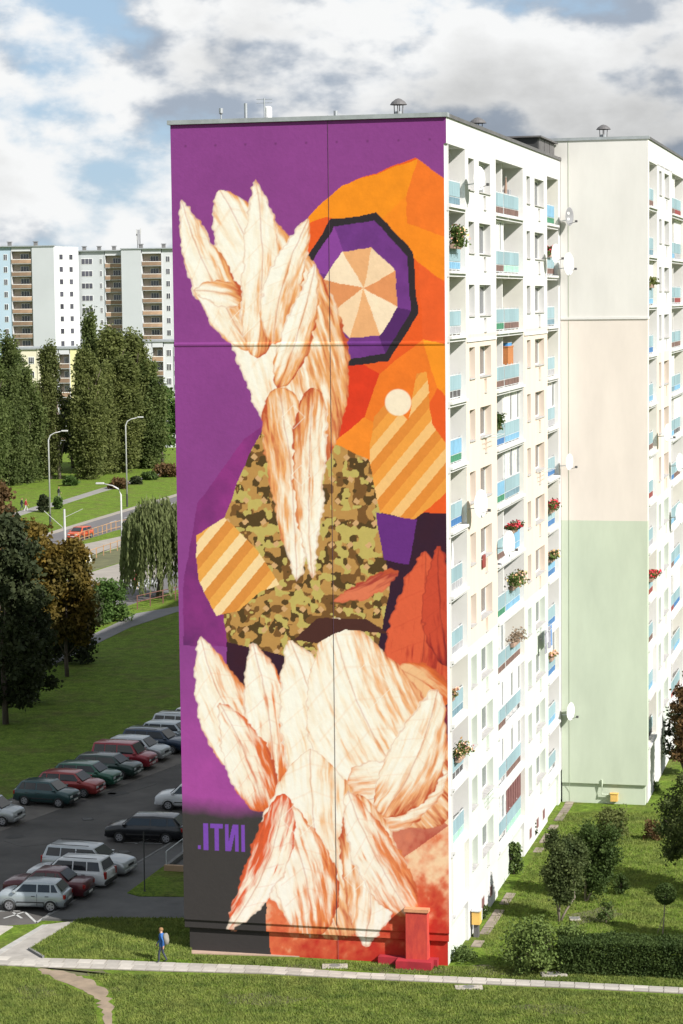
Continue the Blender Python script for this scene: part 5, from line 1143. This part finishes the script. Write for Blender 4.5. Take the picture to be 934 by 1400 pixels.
# things stored on the loggias
def crate_stack(label, p, m, n=2):
    t = empty('storage_crate', label, 'crate', W(*p), -YAW)
    for i in range(n): o = MB().box(-.22, .22, -.3, .3, i * .36, i * .36 + .33).build('crate', m, t); bevel(o, .02)
def chair(label, p, m):
    t = empty('balcony_chair', label, 'chair', W(*p), -YAW); MB().box(-.22, .22, -.22, .22, .42, .46).build('seat', m, t); MB().box(-.24, -.20, -.22, .22, .5, .95).build('backrest', m, t)
    for x in (-.2, .2):
        for y in (-.2, .2): MB().box(x - .02, x + .02, y - .02, y + .02, 0, .42 if x > 0 else .95).build('leg', m, t)
def parasol(label, p, m):
    t = empty('folded_parasol', label, 'parasol', W(*p), -YAW); MB().tube([(0, 0, 0), (.05, .1, 2.1)], .02, 6).build('pole', STEEL, t); MB().tube([(.02, .04, .9), (.04, .08, 1.5), (.05, .1, 2.0)], [.09, .07, .02], 8).build('canopy', m, t)
crate_stack('two grey crates on the topmost wide balcony', (-.7, 19.2, zf_(11) + .12), LOW['grey'], 4); chair('white plastic chair on a corner loggia under the oleander', (-.8, 3.5, zf_(9) + .12), DISHW); parasol('folded white parasol on the corner loggia above the blue panel', (-.55, 3.3, zf_(5) + .12), DISHW)
parasol('folded tan parasol on the topmost wide balcony', (-.6, 18.2, zf_(11) + .12), POT); crate_stack('blue crates on the wide loggia under the cabinet one', (-.7, 14.3, zf_(7) + .12), BLUEP, 3); chair('brown chair on the low corner loggia behind the creeper', (-.8, 2.8, zf_(2) + .12), POT)
crate_stack('brown boxes piled in the low corner loggia', (-.9, 3.4, zf_(2) + .12), LOW['brown'], 5); chair('white chair on the wide loggia behind the geraniums', (-.8, 18.8, zf_(5) + .12), DISHW); crate_stack('orange boxes on the far facade loggia', (XG - .8, 53.5, zf_(9) + DZ + .12), POT, 4)
# laundry racks under windows
CLO = [mat('laundry_white', (.6, .6, .62), .9, .2, 3), mat('laundry_grey', (.22, .22, .25), .9, .4, 6), mat('laundry_blue', (.10, .20, .40), .9, .2, 3)]
def rack(label, p, w, clothes=()):
    t = empty('laundry_rack', label, 'laundry rack', W(*p), -YAW); m = MB()
    for x in (.1, .35, .6): m.tube([(x, -w / 2, 0), (x, w / 2, 0)], .012, 5)
    for y in (-w / 2, w / 2): m.tube([(0, y, -.02), (.62, y, 0)], .014, 5)
    m.build('frame', STEEL, t)
    for i, ci in enumerate(clothes):
        y0 = -w / 2 + .1 + i * (w - .2) / len(clothes); o = MB(); L = random.uniform(.7, 1.3)
        for k_ in range(5):
            a, b = y0 + k_ * .09, y0 + (k_ + 1) * .09; o.quad((.35 + .03 * (k_ % 2), a, 0), (.35 + .03 * ((k_ + 1) % 2), b, 0), (.36 + .04 * ((k_ + 1) % 2), b, -L), (.36 + .04 * (k_ % 2), a, -L))
        so_ = o.build('cloth', CLO[ci], t); s_ = so_.modifiers.new('t', 'SOLIDIFY'); s_.thickness = .01
rack('laundry rack hung with grey and white washing by the inner corner', (.05, 25.5, zf_(3) + .8), 2.6, (1, 0, 1, 1, 2)); rack('empty wire laundry rack under a window half way up', (.05, 9.2, zf_(7) + .95), 2.4); rack('empty wire laundry rack under a low window', (.05, 9.2, zf_(1) + .9), 2.4)
rack('empty wire laundry rack by the inner corner half way up', (.05, 25.5, zf_(6) + .9), 2.4)
t = empty('window_cushion', 'red cloth hanging from a window sill half way up', 'cloth', W(.03, 7.9, zf_(5) + .75), -YAW); o = MB().box(0, .1, -.2, .35, -.25, .35).build('cloth', LOW['red'], t); bevel(o, .04)

# roof: ventilators, aerials, stair hut
def roof_vent(label, x, y, z, r=.55):
    t = empty('roof_ventilator', label, 'ventilator', W(x, y, z), -YAW); MB().lathe([(r * .5, 0), (r * .5, .5)], 12).build('duct', TRIM, t)
    for a in range(4): q = a * 1.57; MB().tube([(r * .55 * math.cos(q), r * .55 * math.sin(q), .3), (r * .6 * math.cos(q), r * .6 * math.sin(q), .85)], .02, 5).build('strut', DTRIM, t)
    MB().lathe([(r * 1.15, .78), (r * .9, .90), (r * .4, 1.02), (0, 1.06)], 16).build('cap', DTRIM, t)
roof_vent('flat capped ventilator above the painted wall', -2.35, 1.6, HGT - .3, .32); roof_vent('capped ventilator further back on the painted block', -.9, 12.5, HGT - .35, .36); roof_vent('capped ventilator on the cream block roof', 2.2, LEN + 1.6, HG - .3, .36)
def aerial(label, x, y, h, kind):
    t = empty('roof_aerial', label, 'aerial', W(x, y, HGT - .12), -YAW); MB().tube([(0, 0, 0), (0, 0, h)], .03, 6).build('mast', TRIM, t)
    if kind == 'cup': MB().lathe([(.06, h - .25), (.09, h - .2), (.09, h)], 10).build('head', TRIM, t)
    if kind == 'stub': MB().lathe([(.07, 0), (.07, h)], 10).build('pipe', TRIM, t)
    if kind == 'yagi':
        for z in (h * .95, h * .8): MB().tube([(-.35, 0, z), (.35, 0, z)], .012, 5).build('boom', TRIM, t)
        MB().lathe([(.16, .05), (.17, .1), (.17, .62), (.1, .66), (0, .66)], 14, org=(.12, .15, 0)).build('drum', DISHW, t)
aerial('slim roof aerial with cup head near the corner over the purple paint', -9.95, .8, .62, 'cup'); aerial('plain thick roof pipe beside the slim aerial', -8.85, .8, .8, 'stub'); aerial('taller roof aerial with white drum', -8.05, .9, 1.0, 'yagi'); aerial('tiny roof aerial over the dark cable', -4.85, .6, .35, 'cup')
t = empty('stair_hut', 'dark clad stair hut between the two roofs', 'hut', W(-2.6, LEN - 6.2, HGT - .15), -YAW); MB().box(-.3, 2.3, 0, 6.0, 0, .85).build('walls', POLED, t); MB().box(-.5, 2.5, -.2, 6.1, .85, .93).build('roof', DTRIM, t)
for i in range(3): MB().box(2.3, 2.33, .3 + i * 1.9, 2.0 + i * 1.9, .1, .8).build('panel', DTRIM, t)

# ------------------------------------------------------------------ people
SKIN = mat('skin', (.52, .30, .21), .6, .06, 4); HAIR = mat('hair_sandy', (.22, .12, .05), .8, .2, 12)
CL = {'blue': mat('jacket_blue', (.015, .085, .27), .8, .15, 6), 'navy': mat('trousers_navy', (.030, .036, .055), .85, .2, 6), 'red': mat('jacket_red', (.34, .03, .035), .8, .15, 6), 'tan': mat('trousers_tan', (.50, .30, .07), .85, .15, 6), 'black': mat('coat_black', (.02, .02, .024), .85, .2, 6), 'white': mat('top_white', (.55, .53, .52), .85, .1, 6), 'grey': mat('trousers_grey', (.16, .16, .17), .85, .15, 6), 'shoe': mat('shoe', (.04, .04, .045), .7, .2, 8)}
def person(label, loc, heading, h=1.7, top='blue', legs='navy', hair=HAIR, stride=.22, turn=0):
    """walking figure facing local +x; one continuous skinned body"""
    t = empty('person', label, 'person', loc, heading); s = h / 1.72
    J = {}; E = []
    def j(n, x, y, z, r): J[n] = (len(J), Vector((x, y, z)) * s, r * s)
    j('pel', 0, 0, .95, .135); j('sp', .01, 0, 1.12, .125); j('ch', .02, 0, 1.32, .15); j('nk', .02, 0, 1.47, .062); j('hd', .045, 0, 1.56, .075); j('hm', .045, 0, 1.635, .098); j('tp', .03, 0, 1.69, .065)
    for sd, y, f in (('l', .10, 1), ('r', -.10, -1)):
        k_ = stride * f
        j('hip' + sd, .0, y, .90, .095); j('kn' + sd, .06 + k_ * .55, y * .95, .50, .062); j('an' + sd, k_ * 1.15 - (.06 if f < 0 else 0), y * .9, .09 + (.04 if f < 0 else 0), .042); j('to' + sd, k_ * 1.15 + (.13 if f > 0 else .06), y * 1.0, .035, .036)
        a = -f * .16
        j('sh' + sd, .01, y * 1.85, 1.40, .062); j('el' + sd, .0 + a * .7, y * 2.35, 1.13, .046); j('wr' + sd, .07 + a * 1.3, y * 2.25, .90, .032); j('ha' + sd, .10 + a * 1.35, y * 2.2, .83, .036)
        for q, (dx, dz) in enumerate(((.0, -.10), (.02, -.105), (.035, -.095), (.05, -.085))): j('f%d' % q + sd, .09 + a * 1.35 + dx, y * 2.2 - (q - 1.5) * .012, .83 + dz, .010)
        j('th' + sd, .15 + a * 1.35, y * 2.05, .80, .011)
    E = [('pel', 'sp'), ('sp', 'ch'), ('ch', 'nk'), ('nk', 'hd'), ('hd', 'hm'), ('hm', 'tp')]
    for sd in 'lr':
        E += [('pel', 'hip' + sd), ('hip' + sd, 'kn' + sd), ('kn' + sd, 'an' + sd), ('an' + sd, 'to' + sd), ('ch', 'sh' + sd), ('sh' + sd, 'el' + sd), ('el' + sd, 'wr' + sd), ('wr' + sd, 'ha' + sd), ('ha' + sd, 'th' + sd)] + [('ha' + sd, 'f%d' % q + sd) for q in range(4)]
    me = bpy.data.meshes.new('body'); me.from_pydata([v[1] for v in J.values()], [(J[a][0], J[b][0]) for a, b in E], [])
    o = ob('body', me, t); sk = o.modifiers.new('skin', 'SKIN'); sk.use_smooth_shade = True
    for i, v in enumerate(J.values()): me.skin_vertices[0].data[i].radius = (v[2], v[2])
    me.skin_vertices[0].data[0].use_root = True
    o.modifiers.new('sub', 'SUBSURF').levels = 1; o.modifiers['sub'].render_levels = 1
    dg = bpy.context.evaluated_depsgraph_get(); m2 = bpy.data.meshes.new_from_object(o.evaluated_get(dg)); o.modifiers.clear(); o.data = m2
    m2.materials.clear()
    for q in (SKIN, CL[top], CL[legs], CL['shoe']): m2.materials.append(q)
    for p in m2.polygons:
        c = p.center / s; hand = abs(c.y) > .198 and c.z < .90
        p.material_index = 3 if c.z < .085 else (0 if hand or c.z > 1.475 else (2 if c.z < .86 else 1)); p.use_smooth = True
    # jacket shell, hair, face
    MB().lathe([(.165 * s, .80 * s), (.17 * s, .95 * s), (.16 * s, 1.12 * s), (.185 * s, 1.30 * s), (.15 * s, 1.43 * s), (.075 * s, 1.49 * s)], 14, org=(.01 * s, 0, 0)).build('jacket', CL[top], t, smooth=True).scale = (.82, 1.0, 1)
    hr = MB().lathe([(.108 * s, 0), (.112 * s, .05 * s), (.09 * s, .10 * s), (.05 * s, .125 * s), (0, .13 * s)], 12, org=(.03 * s, 0, 1.615 * s)).build('hair', hair, t, smooth=True)
    MB().lathe([(0, -.022 * s), (.014 * s, 0), (0, .03 * s)], 6, org=(.145 * s, 0, 1.60 * s)).build('nose', SKIN, t, smooth=True)
    for y in (-.036, .036): MB().lathe([(0, -.01 * s), (.012 * s, 0), (0, .01 * s)], 6, org=(.135 * s, y * s, 1.63 * s)).build('eye', CL['black'], t)
    MB().box(.128 * s, .137 * s, -.025 * s, .025 * s, 1.555 * s, 1.563 * s).build('mouth', CL['red'], t)
    for y in (-.098, .098): MB().lathe([(0, -.02 * s), (.018 * s, 0), (0, .02 * s)], 6, org=(.04 * s, y * s, 1.61 * s)).build('ear', SKIN, t)
    return t
b = G(222, 1316, .04); hdg = R(172); person('child in blue jacket and dark trousers walking with a grey backpack', b, hdg, 1.53, 'blue', 'navy', stride=.13)
BP = mat('backpack_grey', (.20, .19, .16), .85, .2, 6); t = empty('backpack', 'round grey backpack on the walking child', 'backpack', b, hdg); s = 1.53 / 1.72
o = MB().lathe([(0, -.26), (.13, -.24), (.19, -.1), (.19, .1), (.13, .22), (0, .25)], 14).build('bag', BP, t, (-.20 * s, 0, 1.20 * s), smooth=True); o.scale = (.72, .9, 1); o.rotation_euler.y = .12
for y in (-.1, .1): MB().tube([(-.12, y, 1.30), (.0, y * 1.05, 1.44), (.15, y, 1.28), (.10, y, 1.08)], .018, 6).build('strap', CL['black'], t).scale = (s, s, s)
b = G(187, 805, .03); person('pedestrian in red jacket and yellow brown trousers on the crossing', b, R(-80), 1.72, 'red', 'tan')
b = G(30, 698, .02); person('walker in dark coat on the hillside path', b, R(20), 1.7, 'black', 'navy'); b = G(35.5, 699, .02); person('walker in red and white beside the one in a dark coat', b, R(20), 1.7, 'red', 'white')
b = G(80.5, 682, .02); person('walker in black top farther along the hillside path', b, R(20), 1.75, 'black', 'grey')
